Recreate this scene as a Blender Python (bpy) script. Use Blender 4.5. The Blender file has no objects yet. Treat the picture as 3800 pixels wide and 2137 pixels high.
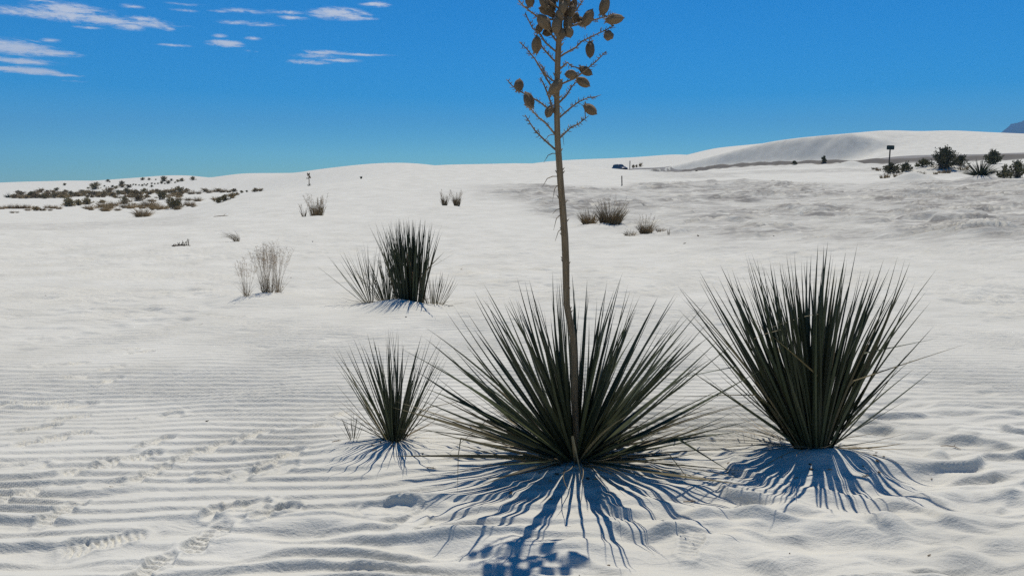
import bpy, bmesh, math, random
import numpy as np
from mathutils import Vector, Matrix, Quaternion

R = math.radians
SC = bpy.context.scene
COL = SC.collection
rnd = random.Random(7)

# ------------------------------------------------------------------ camera
W, H, F = 3800.0, 2137.0, 2750.0
EYE = 1.45
PITCH = R(7.8)
cam_data = bpy.data.cameras.new('camera')
cam_data.sensor_width = 36.0
cam_data.lens = 36.0 * F / W
cam_data.clip_start = 0.05
cam_data.clip_end = 60000
cam = bpy.data.objects.new('camera', cam_data)
cam.location = (0, 0, EYE)
cam.rotation_euler = (R(90) - PITCH, 0, 0)
COL.objects.link(cam)
SC.camera = cam

# ------------------------------------------------------------------ light
SUN_EL, SUN_AZ = 68.0, 14.0           # azimuth clockwise from +Y
sd = bpy.data.lights.new('sun', 'SUN')
sd.energy = 5.0
sd.angle = R(0.53)
sd.color = (1.0, 0.935, 0.83)
sun = bpy.data.objects.new('sun', sd)
sun.rotation_euler = (R(90 - SUN_EL), 0, R(180 - SUN_AZ) + math.pi * 0)
COL.objects.link(sun)
d = Vector((math.sin(R(SUN_AZ)) * math.cos(R(SUN_EL)), math.cos(R(SUN_AZ)) * math.cos(R(SUN_EL)), math.sin(R(SUN_EL))))
sun.rotation_euler = d.to_track_quat('Z', 'Y').to_euler()

SC.view_settings.view_transform = 'Standard'
SC.view_settings.look = 'None'
SC.view_settings.exposure = 0.0
SC.view_settings.gamma = 1.0
SC.view_settings.use_curve_mapping = False
SC.render.engine = 'CYCLES'
SC.cycles.use_denoising = False
SC.cycles.max_bounces = 6

# ------------------------------------------------------------------ pixel helpers
CP, SP = math.cos(PITCH), math.sin(PITCH)


def ray(px, py):
    u = (px - W / 2) / F
    v = (H / 2 - py) / F
    return np.array([u, CP + v * SP, -SP + v * CP])


def az_t(px, py):
    dx, dy, dz = ray(px, py)
    return math.atan2(dx, dy), dz / math.hypot(dx, dy)


def at_depth(px, py, Y):
    q = ray(px, py)
    k = Y / q[1]
    return Vector((q[0] * k, Y, EYE + q[2] * k))


# ------------------------------------------------------------------ world
world = bpy.data.worlds.new('World')
SC.world = world
world.use_nodes = True
wn, wl = world.node_tree.nodes, world.node_tree.links
wn.clear()
SKY_STRENGTH = 0.05
w_out = wn.new('ShaderNodeOutputWorld')
w_bg = wn.new('ShaderNodeBackground')
w_bg.inputs['Strength'].default_value = SKY_STRENGTH
w_sky = wn.new('ShaderNodeTexSky')
w_sky.sky_type = 'NISHITA'
w_sky.sun_disc = False
w_sky.sun_elevation = R(SUN_EL)
w_sky.sun_rotation = R(SUN_AZ)
w_sky.altitude = 1200
w_sky.air_density = 1.0
w_sky.dust_density = 0.0
w_sky.ozone_density = 3.0
w_hs = wn.new('ShaderNodeHueSaturation')
w_hs.inputs['Saturation'].default_value = 1.88
w_hs.inputs['Value'].default_value = 1.0
wl.new(w_sky.outputs[0], w_hs.inputs['Color'])
w_tint = wn.new('ShaderNodeMix')          # the deep desert blue
w_tint.data_type = 'RGBA'
w_tint.blend_type = 'MULTIPLY'
w_tint.inputs['Factor'].default_value = 1.0
w_tint.inputs[7].default_value = (1.08, 1.92, 2.06, 1)
wl.new(w_hs.outputs[0], w_tint.inputs[6])


def wmath(op, a, b=None, c=None):
    n = wn.new('ShaderNodeMath')
    n.operation = op
    for i, v in enumerate((a, b, c)):
        if v is None:
            continue
        if isinstance(v, (int, float)):
            n.inputs[i].default_value = v
        else:
            wl.new(v, n.inputs[i])
    return n.outputs[0]


w_tc = wn.new('ShaderNodeTexCoord')
w_sep = wn.new('ShaderNodeSeparateXYZ')
wl.new(w_tc.outputs['Generated'], w_sep.inputs[0])
c_az = wmath('ARCTAN2', w_sep.outputs[0], w_sep.outputs[1])
c_el = wmath('ARCSINE', w_sep.outputs[2])
w_cmb = wn.new('ShaderNodeCombineXYZ')
wl.new(wmath('MULTIPLY', c_az, 1.0), w_cmb.inputs[0])
wl.new(wmath('MULTIPLY', c_el, 4.6), w_cmb.inputs[1])


def wnoise(scale, detail, rough, dist):
    n = wn.new('ShaderNodeTexNoise')
    n.inputs['Scale'].default_value = scale
    n.inputs['Detail'].default_value = detail
    n.inputs['Roughness'].default_value = rough
    n.inputs['Distortion'].default_value = dist
    wl.new(w_cmb.outputs[0], n.inputs['Vector'])
    return n.outputs['Fac']


n_mid = wnoise(24.0, 8.0, 0.66, 1.1)
n_fine = wnoise(90.0, 5.0, 0.7, 0.8)
# clouds: centre and half extents in photograph pixels turned into sky directions
CLOUDS = [  # px, py, half w, half h, gain
    (315, 68, 310, 20, 1.2), (260, 38, 150, 26, .95), (520, 72, 70, 14, .9), (478, 99, 60, 15, 1.1),
    (330, 104, 60, 6, .6), (490, 24, 50, 9, .55), (150, 4, 120, 5, .6),
    (50, 176, 150, 30, 1.1), (170, 196, 125, 13, 1.0), (60, 226, 150, 13, 1.0), (70, 260, 160, 14, 1.1), (188, 150, 40, 9, .7), (230, 279, 75, 7, .85), (265, 302, 60, 5, .5),
    (630, 108, 25, 9, .6), (640, 168, 70, 6, .6),
    (700, 18, 80, 6, .6), (680, 39, 50, 6, .65), (812, 42, 45, 6, .5),
    (835, 162, 62, 13, 1.15), (815, 134, 32, 8, .85), (940, 144, 32, 7, .8), (915, 190, 40, 5, .7),
    (925, 88, 115, 9, .75), (910, 42, 100, 10, .5), (1065, 46, 75, 8, .75), (1085, 67, 55, 8, .8),
    (1255, 52, 105, 22, 1.1), (1310, 66, 90, 8, .8), (1390, 17, 55, 11, 1.0),
    (1145, 232, 72, 9, 1.1), (1210, 196, 80, 9, 1.0), (1350, 204, 105, 5, 1.0), (1180, 208, 90, 11, .7), (1265, 226, 75, 8, .8),
]
total = None
w_dir = wn.new('ShaderNodeCombineXYZ')
wl.new(c_az, w_dir.inputs[0])
wl.new(c_el, w_dir.inputs[1])
for (px, py, hw, hh, g) in CLOUDS:
    a0, t0 = az_t(px, py)
    a1, _ = az_t(px + hw, py)
    _, t1 = az_t(px, py - hh)
    e0, e1 = math.atan(t0), math.atan(t1)
    k1, k2 = 1 / max(a1 - a0, 1e-4) / 1.15, 1 / max(e1 - e0, 1e-4) / 1.15
    n = wn.new('ShaderNodeVectorMath')
    n.operation = 'MULTIPLY_ADD'
    wl.new(w_dir.outputs[0], n.inputs[0])
    n.inputs[1].default_value = (k1, k2, 0)
    n.inputs[2].default_value = (-a0 * k1, -e0 * k2, 0)
    n2 = wn.new('ShaderNodeVectorMath')
    n2.operation = 'LENGTH'
    wl.new(n.outputs[0], n2.inputs[0])
    m = wmath('MULTIPLY_ADD', n2.outputs['Value'], -g, 1.3 * g)
    total = wmath('MAXIMUM', total if total is not None else 0.0, m)
total = wmath('MINIMUM', total, 1.15)
# wisps outside the frame to the left carry on at the same scattered rate
nsum = wmath('ADD', wmath('MULTIPLY', wmath('SUBTRACT', n_mid, 0.5), 3.6), wmath('MULTIPLY', wmath('SUBTRACT', n_fine, 0.5), 1.8))
dens = wmath('ADD', wmath('MULTIPLY', total, 1.0), wmath('MULTIPLY', nsum, wmath('MINIMUM', wmath('MULTIPLY', total, 1.4), 0.75)))
w_ramp = wn.new('ShaderNodeMapRange')
w_ramp.interpolation_type = 'SMOOTHSTEP'
w_ramp.inputs['From Min'].default_value = 0.14
w_ramp.inputs['From Max'].default_value = 1.3
wl.new(dens, w_ramp.inputs['Value'])
w_mix = wn.new('ShaderNodeMix')
w_mix.data_type = 'RGBA'
wl.new(wmath('MULTIPLY', w_ramp.outputs[0], 0.93), w_mix.inputs['Factor'])
wl.new(w_tint.outputs[2], w_mix.inputs[6])
cw = 1.0 / SKY_STRENGTH
w_mix.inputs[7].default_value = (0.70 * cw, 0.725 * cw, 0.79 * cw, 1)
wl.new(w_mix.outputs[2], w_bg.inputs['Color'])
wl.new(w_bg.outputs[0], w_out.inputs['Surface'])

# ------------------------------------------------------------------ noise
_p = np.random.RandomState(11).permutation(4096).astype(np.int64)
_p = np.concatenate([_p, _p])
_ga = np.random.RandomState(5).rand(4096) * 2 * np.pi
_gx, _gy = np.cos(_ga), np.sin(_ga)


def perlin(x, y, seed=0):
    x = np.asarray(x, float) + seed * 17.37
    y = np.asarray(y, float) - seed * 9.71
    xi = np.floor(x).astype(np.int64)
    yi = np.floor(y).astype(np.int64)
    xf, yf = x - xi, y - yi
    u = xf * xf * xf * (xf * (xf * 6 - 15) + 10)
    v = yf * yf * yf * (yf * (yf * 6 - 15) + 10)

    def g(ix, iy, fx, fy):
        h = _p[(_p[ix & 4095] + iy) & 4095]
        return _gx[h] * fx + _gy[h] * fy
    a = g(xi, yi, xf, yf)
    b = g(xi + 1, yi, xf - 1, yf)
    c = g(xi, yi + 1, xf, yf - 1)
    e = g(xi + 1, yi + 1, xf - 1, yf - 1)
    return ((a + u * (b - a)) * (1 - v) + (c + u * (e - c)) * v) * 1.5


def fbm(x, y, seed=0, oct=3, gain=.5):
    s, a, f = 0, 1.0, 1.0
    for k in range(oct):
        s = s + a * perlin(x * f, y * f, seed + k * 3)
        a *= gain
        f *= 2.03
    return s


def sstep(a, b, x):
    t = np.clip((x - a) / (b - a), 0, 1)
    return t * t * (3 - 2 * t)


# ------------------------------------------------------------------ terrain
def rbf_fit(P, V, lam=1e-6):
    n = len(P)
    d2 = ((P[:, None, :] - P[None, :, :]) ** 2).sum(-1)
    K = 0.5 * d2 * np.log(d2 + 1e-12)
    A = np.zeros((n + 3, n + 3))
    A[:n, :n] = K + lam * np.eye(n)
    A[:n, n] = 1
    A[:n, n + 1:] = P
    A[n, :n] = 1
    A[n + 1:, :n] = P.T
    b = np.concatenate([V, np.zeros(3)])
    return np.linalg.solve(A, b)


def rbf_eval(P, w, Q):
    out = w[len(P)] + Q @ w[len(P) + 1:]
    for k in range(len(P)):
        d2 = ((Q - P[k]) ** 2).sum(-1)
        out = out + w[k] * 0.5 * d2 * np.log(d2 + 1e-12)
    return out


KA = 2.2


def fit_field(cols, extra=()):
    P, V = [], []
    for px, pts in cols.items():
        for (py, r) in pts:
            a, t = az_t(px, py)
            z = EYE + t * r
            P.append((a * KA, math.log(r + 3)))
            V.append(z / (r + 5))
    for (a, r, z) in extra:
        P.append((a * KA, math.log(r + 3)))
        V.append(z / (r + 5))
    P, V = np.array(P), np.array(V)
    return P, rbf_fit(P, V)


BASE = {
    -150: [(900, 19.5), (835, 33), (797, 52), (748, 105), (718, 185), (681, 300), (720, 420)],
    0: [(900, 19.5), (835, 33), (795, 52), (745, 105), (716, 185), (679, 300), (720, 420)],
    250: [(790, 52), (740, 110), (712, 180), (675, 300), (715, 420)],
    450: [(900, 19), (830, 32), (792, 48), (752, 88), (725, 140), (700, 190), (670, 280), (715, 400)],
    700: [(860, 22), (800, 34), (768, 44), (748, 78), (718, 120), (690, 160), (656, 260), (710, 380)],
    900: [(900, 18), (820, 26), (770, 33), (724, 44), (748, 62), (712, 115), (690, 130), (645, 175), (690, 270)],
    1150: [(900, 18), (800, 27), (740, 36), (690, 48), (708, 64), (690, 88), (636, 130), (680, 220)],
    1350: [(690, 40), (664, 52), (672, 68), (615, 110), (660, 180)],
    1500: [(900, 18), (800, 26), (700, 39), (650, 50), (626, 60), (634, 74), (612, 100), (650, 170)],
    1700: [(700, 39), (640, 52), (611, 62), (640, 80), (640, 150)],
    1900: [(900, 18), (800, 25.5), (700, 39), (640, 53), (607, 63), (645, 85), (645, 150), (640, 300)],
    2100: [(800, 26), (700, 40), (650, 52), (611, 62), (650, 85), (655, 140), (597, 205), (640, 320)],
    2300: [(900, 17.5), (800, 26.5), (700, 42), (662, 52), (629, 62), (655, 80), (656, 150), (640, 168), (588, 205), (640, 300)],
    2500: [(700, 43), (662, 54), (640, 64), (650, 78), (640, 115), (626, 130), (578, 185), (640, 280)],
    2700: [(900, 17.2), (800, 27), (700, 43), (655, 58), (635, 74), (622, 95), (616, 110), (620, 160), (640, 280)],
    3000: [(900, 17), (800, 27), (700, 43), (650, 57), (618, 78), (606, 93), (606, 120), (630, 260)],
    3300: [(800, 27), (700, 43), (655, 53), (622, 70), (610, 82), (602, 93), (602, 120), (630, 260)],
    3600: [(900, 17), (800, 27), (700, 43), (652, 55), (622, 68), (602, 82), (592, 93), (592, 120), (620, 260)],
    3800: [(900, 17), (800, 27), (700, 42), (645, 56), (615, 68), (592, 82), (580, 95), (580, 120), (610, 260)],
    4000: [(900, 17), (800, 27), (700, 42), (640, 56), (608, 68), (585, 82), (575, 95), (575, 120), (600, 260)],
}
_ex = []
for a_ in (-42, -25, -10, 5, 20, 40):
    for r_ in (.3, 1.5, 3, 5, 8, 12):
        _ex.append((R(a_), r_, 0.0))
BP, BW = fit_field(BASE, _ex)
DUNE = {       # back of the tall dune, down to its brink
    2300: [(640, 125), (625, 180), (650, 260)],
    2480: [(620, 115), (609, 134), (596, 175), (640, 260)],
    2650: [(578, 108), (568, 122), (552, 156), (600, 240)],
    2860: [(527, 107), (530, 114), (560, 180)],
    3000: [(509, 107), (512, 114), (545, 170)],
    3150: [(496, 105), (499, 113), (535, 170)],
    3300: [(483, 106), (486, 114), (520, 170)],
    3450: [(485, 108), (488, 116), (520, 170)],
    3700: [(491, 111), (491, 121), (512, 170)],
    4000: [(500, 111), (505, 124), (525, 170)],
}
DP, DW = fit_field(DUNE)
RAMP = {       # smooth flank that runs up past the end of the slip face
    2700: [(650, 96), (650, 120)],
    2950: [(625, 94), (622, 115)],
    3100: [(608, 95), (600, 104), (596, 120)],
    3200: [(606, 92), (574, 100), (556, 116)],
    3300: [(606, 88), (545, 101), (520, 116)],
    3450: [(606, 84), (558, 96), (487, 113), (484, 121), (505, 172)],
    3600: [(602, 83), (556, 96), (490, 115), (488, 124), (505, 175)],
    3800: [(595, 82), (550, 96), (498, 117), (497, 126), (520, 175)],
    4000: [(590, 82), (545, 96), (505, 118), (505, 127), (525, 175)],
}
RP, RW = fit_field(RAMP)
SLIP_FOOT = [(2330, 128, 632), (2480, 113, 626), (2650, 103, 619), (2900, 99.5, 611), (3100, 98, 606), (3250, 97, 604), (3450, 96, 600)]
_sf = []
for (px, r, py) in SLIP_FOOT:
    a, t = az_t(px, py)
    _sf.append((r * math.sin(a), r * math.cos(a), EYE + t * r))
_sf = np.array(_sf)


def slip_dist(x, y):
    best = np.full(x.shape, 1e9)
    zb = np.zeros(x.shape)
    al = np.zeros(x.shape)
    acc = 0.0
    for k in range(len(_sf) - 1):
        a, b = _sf[k], _sf[k + 1]
        ex, ey = b[0] - a[0], b[1] - a[1]
        L2 = ex * ex + ey * ey
        L = math.sqrt(L2)
        s = ((x - a[0]) * ex + (y - a[1]) * ey) / L2
        sc = np.clip(s, -3.0 if k == 0 else 0, 4.0 if k == len(_sf) - 2 else 1)
        qx, qy = a[0] + sc * ex, a[1] + sc * ey
        dd = np.hypot(x - qx, y - qy)
        side = np.sign(-(x - a[0]) * ey + (y - a[1]) * ex)
        m = dd < np.abs(best)
        best = np.where(m, dd * side, best)
        zb = np.where(m, a[2] + (b[2] - a[2]) * np.clip(sc, 0, 1), zb)
        al = np.where(m, acc + sc * L, al)
        acc += L
    return best, zb, al


def smin(a, b, k):
    h = np.clip(0.5 + 0.5 * (b - a) / k, 0, 1)
    return b + (a - b) * h - k * h * (1 - h)


ROAD = [(1950, 190), (2150, 170), (2300, 151), (2500, 108), (2700, 96.5), (2900, 92.5), (3100, 91), (3300, 89.5), (3550, 88), (3800, 87), (4300, 86)]
_rd = []
for (px, r) in ROAD:
    a, t = az_t(px, 610)
    _rd.append((a, r))
_rd = np.array(_rd)


def road_r(a):
    return np.interp(a, _rd[:, 0], _rd[:, 1])


def macro(x, y):
    """large dune forms"""
    x = np.asarray(x, float)
    y = np.asarray(y, float)
    r = np.hypot(x, y)
    a = np.arctan2(x, y)
    ac = np.clip(a, -0.72, 0.72)
    Q = np.stack([ac * KA, np.log(np.minimum(r, 420) + 3)], -1)
    z = rbf_eval(BP, BW, Q) * (np.minimum(r, 420) + 5)
    # the tall dune with the slip face
    far = (r > 60) & (r < 420) & (ac > 0.05)
    if far.any():
        Qf = Q[far]
        zd = rbf_eval(DP, DW, Qf) * (r[far] + 5)
        xf, yf = x[far], y[far]
        ds, zb, al = slip_dist(xf, yf)
        warp = 1.6 * perlin(al / 7.0, ds / 14.0, 3) + .6 * perlin(al / 2.3, ds / 9, 4)
        streak = (0.42 * perlin((al - .9 * ds) / 1.3, ds / 14.0, 6) + .30 * perlin((al - .9 * ds) / .6, ds / 8.0, 8)) * (.2 + .8 * sstep(34, 46, al))
        zs = zb + math.tan(R(50)) * (ds + 0.25 * warp) + streak * sstep(0, 3, ds)
        dn = smin(zd, zs, 0.3)
        zr = rbf_eval(RP, RW, Qf) * (r[far] + 5)
        ab_ = np.interp(r[far], [90, 96, 101, 107, 113, 125], [az_t(q, 550)[0] for q in (2990, 3110, 3280, 3400, 3480, 3560)])
        wr = sstep(-.045, .035, ac[far] - ab_ + .004 * perlin(al / 2.0, ds / 3.0, 5))
        dn = dn + wr * (zr - dn)
        w = sstep(0.10, 0.17, ac[far])
        zz = z[far]
        z[far] = zz + w * (np.maximum(zz, dn) - zz)
        soft = zz - dn
        k = 0.5
        blend = np.clip(1 - np.abs(soft) / k, 0, 1) ** 2 * k * .25
        z[far] += w * blend
    # road bench and bank
    rr = road_r(a)
    m = (a > -0.02) & (r > 60) & (r < 240)
    if m.any():
        q = r[m] - rr[m]
        bank = 0.42 * np.exp(-((q + 4.6) / 0.9) ** 2) * (1 + .5 * perlin(x[m] / 2.2, y[m] / 2.2, 9)) + .25 * np.exp(-((q + 6.5) / 1.0) ** 2) * perlin(x[m] / 1.1, y[m] / 1.1, 19)
        z[m] += bank * sstep(0.16, .24, a[m])
    far2 = sstep(420, 900, r)
    z = z * (1 - far2) + far2 * (0.0)
    back = sstep(0.72, 1.3, np.abs(a)) * sstep(6, 40, r)
    z = z * (1 - .6 * back)
    z = z + .35 * perlin(x / 21, y / 21, 2) * sstep(60, 140, r) * (1 - far2) * sstep(.12, .02, a)
    z = z + 0.03 * perlin(x / 3.1, y / 2.1, 31) * sstep(4, 9, r) * (1 - sstep(40, 60, r))
    return z


def hit(px, py, rmin=1.5, rmax=400.0):
    """where the ray through a photograph pixel meets the large dune forms"""
    q = ray(px, py)
    q = q / math.hypot(q[0], q[1])
    rs = np.geomspace(rmin, rmax, 420)
    g = macro(q[0] * rs, q[1] * rs)
    below = (EYE + q[2] * rs) <= g
    k = int(np.argmax(below))
    if not below[k]:
        k = int(np.argmin(EYE + q[2] * rs - g))
    lo, hi = rs[max(k - 1, 0)], rs[k]
    for _ in range(3):
        ss = np.linspace(lo, hi, 12)
        b = (EYE + q[2] * ss) <= macro(q[0] * ss, q[1] * ss)
        j = int(np.argmax(b)) if b.any() else 11
        lo, hi = ss[max(j - 1, 0)], ss[j]
    return q[0] * hi, q[1] * hi


# small dunes of sand caught by plants: x, y, height, radius x, radius y
MOUNDS = []


def mound_px(px, py, h, rx, ry, dy=0.0, dx=0.0):
    x, y = hit(px, py)
    MOUNDS.append((x + dx, y + dy, h, rx, ry))
    return x, y


P_MAIN = mound_px(2135, 1742, .07, .42, .36, dy=-.02)
P_RIGHT = mound_px(3010, 1700, .065, .36, .26, dy=-.06)
MOUNDS.append((P_RIGHT[0] + .05, P_RIGHT[1] - .15, .045, .16, .09))
P_SMALL = mound_px(1465, 1668, .06, .36, .24, dy=-.04, dx=-.08)
P_MID = mound_px(1520, 1145, .07, .62, .5, dy=-.15, dx=-.1)
MOUNDS.append((P_MID[0] - .14, P_MID[1] - .24, .08, .34, .2))
P_GRASS = mound_px(985, 1115, .10, .7, .5, dy=-.1)
MOUNDS.append((*hit(2230, 850), .10, .9, .7))
MOUNDS.append((*hit(3634, 674), .35, 1.1, .8))
MOUNDS.append((*hit(3390, 674), .55, 1.1, .8))
MOUNDS.append((*hit(3506, 637), .5, 2.0, 1.6))
MOUNDS.append((*hit(3157, 620), .55, 1.3, 1.0))
MOUNDS.append((*hit(2560, 768), .22, 1.5, 1.2))
MOUNDS.append((*hit(2290, 738), .22, .8, .8))
MOUNDS.append((*hit(3610, 878), .14, 1.2, .9))
MOUNDS.append((*hit(1650, 775), .10, .8, .8))
MOUNDS.append((*hit(1170, 812), .08, .8, .8))

# ripple phase: wavelength grows toward the observer
_yy = np.linspace(0, 60, 6001)
_lam = 0.100 + 0.035 * (1 - sstep(2.5, 3.8, _yy)) + .03 * sstep(7, 13, _yy)
_ph = np.concatenate([[0], np.cumsum(1 / _lam[:-1]) * (_yy[1] - _yy[0])])

# shoe prints: px, py, heading degrees (0 = away from camera), length, depth, tread
PRINTS = [
    (390, 2010, -62, .34, .016, 1), (770, 1990, -12, .31, .018, 1), (560, 2110, -8, .30, .018, 1), (235, 1895, -10, .29, .016, 1),
    (560, 1755, -18, .29, .015, 1), (490, 1700, -58, .33, .014, 1), (330, 1740, -60, .30, .014, 1), (700, 1690, -15, .28, .014, 1), (800, 1660, -18, .28, .013, 1),
    (570, 1640, -30, .28, .014, 1), (940, 1615, -25, .28, .014, 1), (600, 1545, -70, .28, .018, 0), (150, 1640, -60, .30, .014, 1),
    (250, 1615, -65, .28, .014, 1), (140, 1590, -50, .28, .013, 1), (60, 1500, -80, .32, .016, 1), (180, 1500, -75, .3, .014, 1), (280, 1505, -70, .3, .014, 1),
    (260, 1550, -60, .26, .012, 1), (50, 1840, -40, .30, .014, 1), (60, 1735, -70, .34, .02, 0), (1050, 1700, -35, .28, .015, 1), (1015, 1745, -60, .28, .02, 0),
    (830, 1760, -70, .30, .024, 0), (940, 1760, -40, .24, .024, 0), (420, 1800, -80, .28, .012, 0), (890, 1885, -60, .30, .03, 0), (1020, 1905, -50, .24, .03, 0), (820, 1900, -30, .2, .02, 0),
    (455, 1300, -80, .30, .024, 0), (520, 1308, -60, .26, .014, 1), (190, 1355, -75, .30, .018, 0), (270, 1350, -70, .28, .012, 1), (415, 1365, -20, .28, .012, 1), (405, 1415, -10, .28, .013, 1),
    (270, 1400, -60, .28, .012, 1), (690, 1208, -75, .35, .02, 0), (850, 1178, -80, .4, .02, 0), (780, 1170, -80, .3, .012, 0), (100, 1260, -80, .3, .012, 0), (60, 1285, -80, .3, .012, 0),
    (1260, 1538, -40, .24, .01, 1), (1180, 1582, -70, .28, .012, 1), (1460, 1895, -70, .3, .014, 0), (1530, 1930, -20, .26, .014, 0), (2560, 2010, -20, .28, .010, 1),
    (1440, 1885, -80, .26, .018, 0),
]
# wind-softened hollows: px, py, width, length, depth
DIMPLES = [
    (3300, 1490, .42, .30, .035), (3420, 1500, .16, .16, .022), (3560, 1532, .36, .20, .030), (3650, 1560, .3, .16, .02), (3420, 1420, .16, .14, .02), (3600, 1425, .12, .12, .012), (3665, 1462, .12, .1, .014),
    (3480, 1768, .55, .22, .045), (3330, 1765, .22, .14, .02), (3050, 1990, .46, .26, .055), (3330, 2020, .28, .24, .042), (3250, 1880, .3, .16, .028), (3490, 1990, .3, .2, .034), (3690, 1960, .26, .15, .03),
    (3180, 1820, .3, .16, .03), (3080, 1862, .26, .14, .025), (3600, 1860, .2, .14, .03), (3660, 1885, .18, .1, .024), (3780, 1870, .2, .14, .026), (3560, 1880, .3, .14, .02), (2860, 1960, .2, .14, .025), (2960, 1910, .24, .14, .024),
    (3550, 2090, .34, .2, .034), (3700, 2110, .36, .2, .038), (3760, 2040, .3, .18, .032), (2780, 2090, .18, .3, .03), (2900, 2110, .26, .18, .028), (3010, 2125, .3, .16, .03), (3320, 2075, .24, .14, .03), (2700, 1880, .3, .16, .024),
    (2650, 1960, .26, .14, .02), (2450, 2030, .3, .16, .022), (2300, 2090, .34, .18, .02), (1740, 2050, .34, .2, .03), (1620, 2040, .36, .18, .032), (1560, 1925, .3, .2, .03), (1440, 1900, .3, .14, .03), (1880, 2100, .3, .16, .02),
    (1700, 2115, .34, .16, .026), (2480, 1905, .26, .14, .02), (2560, 1850, .3, .16, .02), (2360, 1985, .3, .14, .02), (2600, 2100, .28, .16, .024), (3800, 1540, .2, .14, .02), (3760, 1500, .2, .1, .014),
    (2160, 1195, .12, .2, .018), (2350, 1215, .2, .12, .01), (2350, 1460, .3, .2, .014), (1590, 1890, .24, .12, .02), (700, 1960, .3, .16, .02), (1080, 1980, .34, .16, .026), (1180, 1965, .3, .14, .024), (860, 2060, .3, .16, .02), (180, 2075, .4, .2, .025), (40, 1960, .36, .16, .02),
    (540, 1985, .3, .14, .01), (300, 1840, .4, .16, .016),
]
_rng = np.random.RandomState(21)
SCATTER = []
for _ in range(420):
    px = _rng.uniform(-200, 4000)
    py = 830 + 470 * _rng.rand() ** 1.3
    SCATTER.append((px, py, _rng.uniform(.14, .34), _rng.uniform(.12, .26), _rng.uniform(.006, .026)))
# lines of old steps
for (x0, y0, x1, y1, n) in ((2650, 1010, 3300, 870, 12), (1600, 880, 1330, 690, 14), (250, 1010, 800, 955, 10), (150, 1180, 640, 1030, 12), (3100, 960, 3720, 1080, 10), (1850, 1250, 2450, 1120, 8), (60, 1300, 800, 1130, 16), (1640, 640, 1690, 720, 9), (1500, 700, 1480, 830, 8), (0, 1180, 500, 1140, 8)):
    for k in range(n):
        t = (k + .5 * _rng.rand()) / n
        SCATTER.append((x0 + (x1 - x0) * t + _rng.normal(0, 14), y0 + (y1 - y0) * t + _rng.normal(0, 5), .28, .2, .03))


def _flat_hit(px, py):
    x, y = hit(px, py)
    return x, y


PR = [(*_flat_hit(p[0], p[1]), *p[2:]) for p in PRINTS]
DM = [(*_flat_hit(p[0], p[1]), *p[2:]) for p in DIMPLES]
SCT = [(*_flat_hit(p[0], p[1]), *p[2:]) for p in SCATTER]


def crust_mask(x, y):
    r = np.hypot(x, y)
    a = np.arctan2(x, y)
    n = fbm(x / 9, y / 9, 41, 3)
    rin = np.interp(a, [-.06, .0, .1, .2, .4, .6], [36, 33, 25, 22, 19, 18])
    rout = np.interp(a, [-.06, .0, .1, .2, .3, .4, .6], [41, 43, 43, 48, 50, 47, 47])
    m = sstep(-.12, .05, a + .05 * n) * sstep(rin - 5, rin + 3, r + 5 * n) * (1 - sstep(rout - 2, rout + 2, r + 3 * n))
    # smooth sand tongues lie over the crust in places
    tongue = sstep(.15, .55, fbm(x / 6.5, y / 4.5, 47, 2) + .12)
    left = sstep(.36, .44, -a) * sstep(24, 27, r) * (1 - sstep(34, 38, r)) * .45
    right_far = sstep(.14, .24, a) * sstep(52, 56, r) * (1 - sstep(78, 84, r)) * .7
    return np.clip(m * (1 - .5 * tongue), 0, 1), np.clip(left + right_far * sstep(-.2, .3, n), 0, 1)


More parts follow.
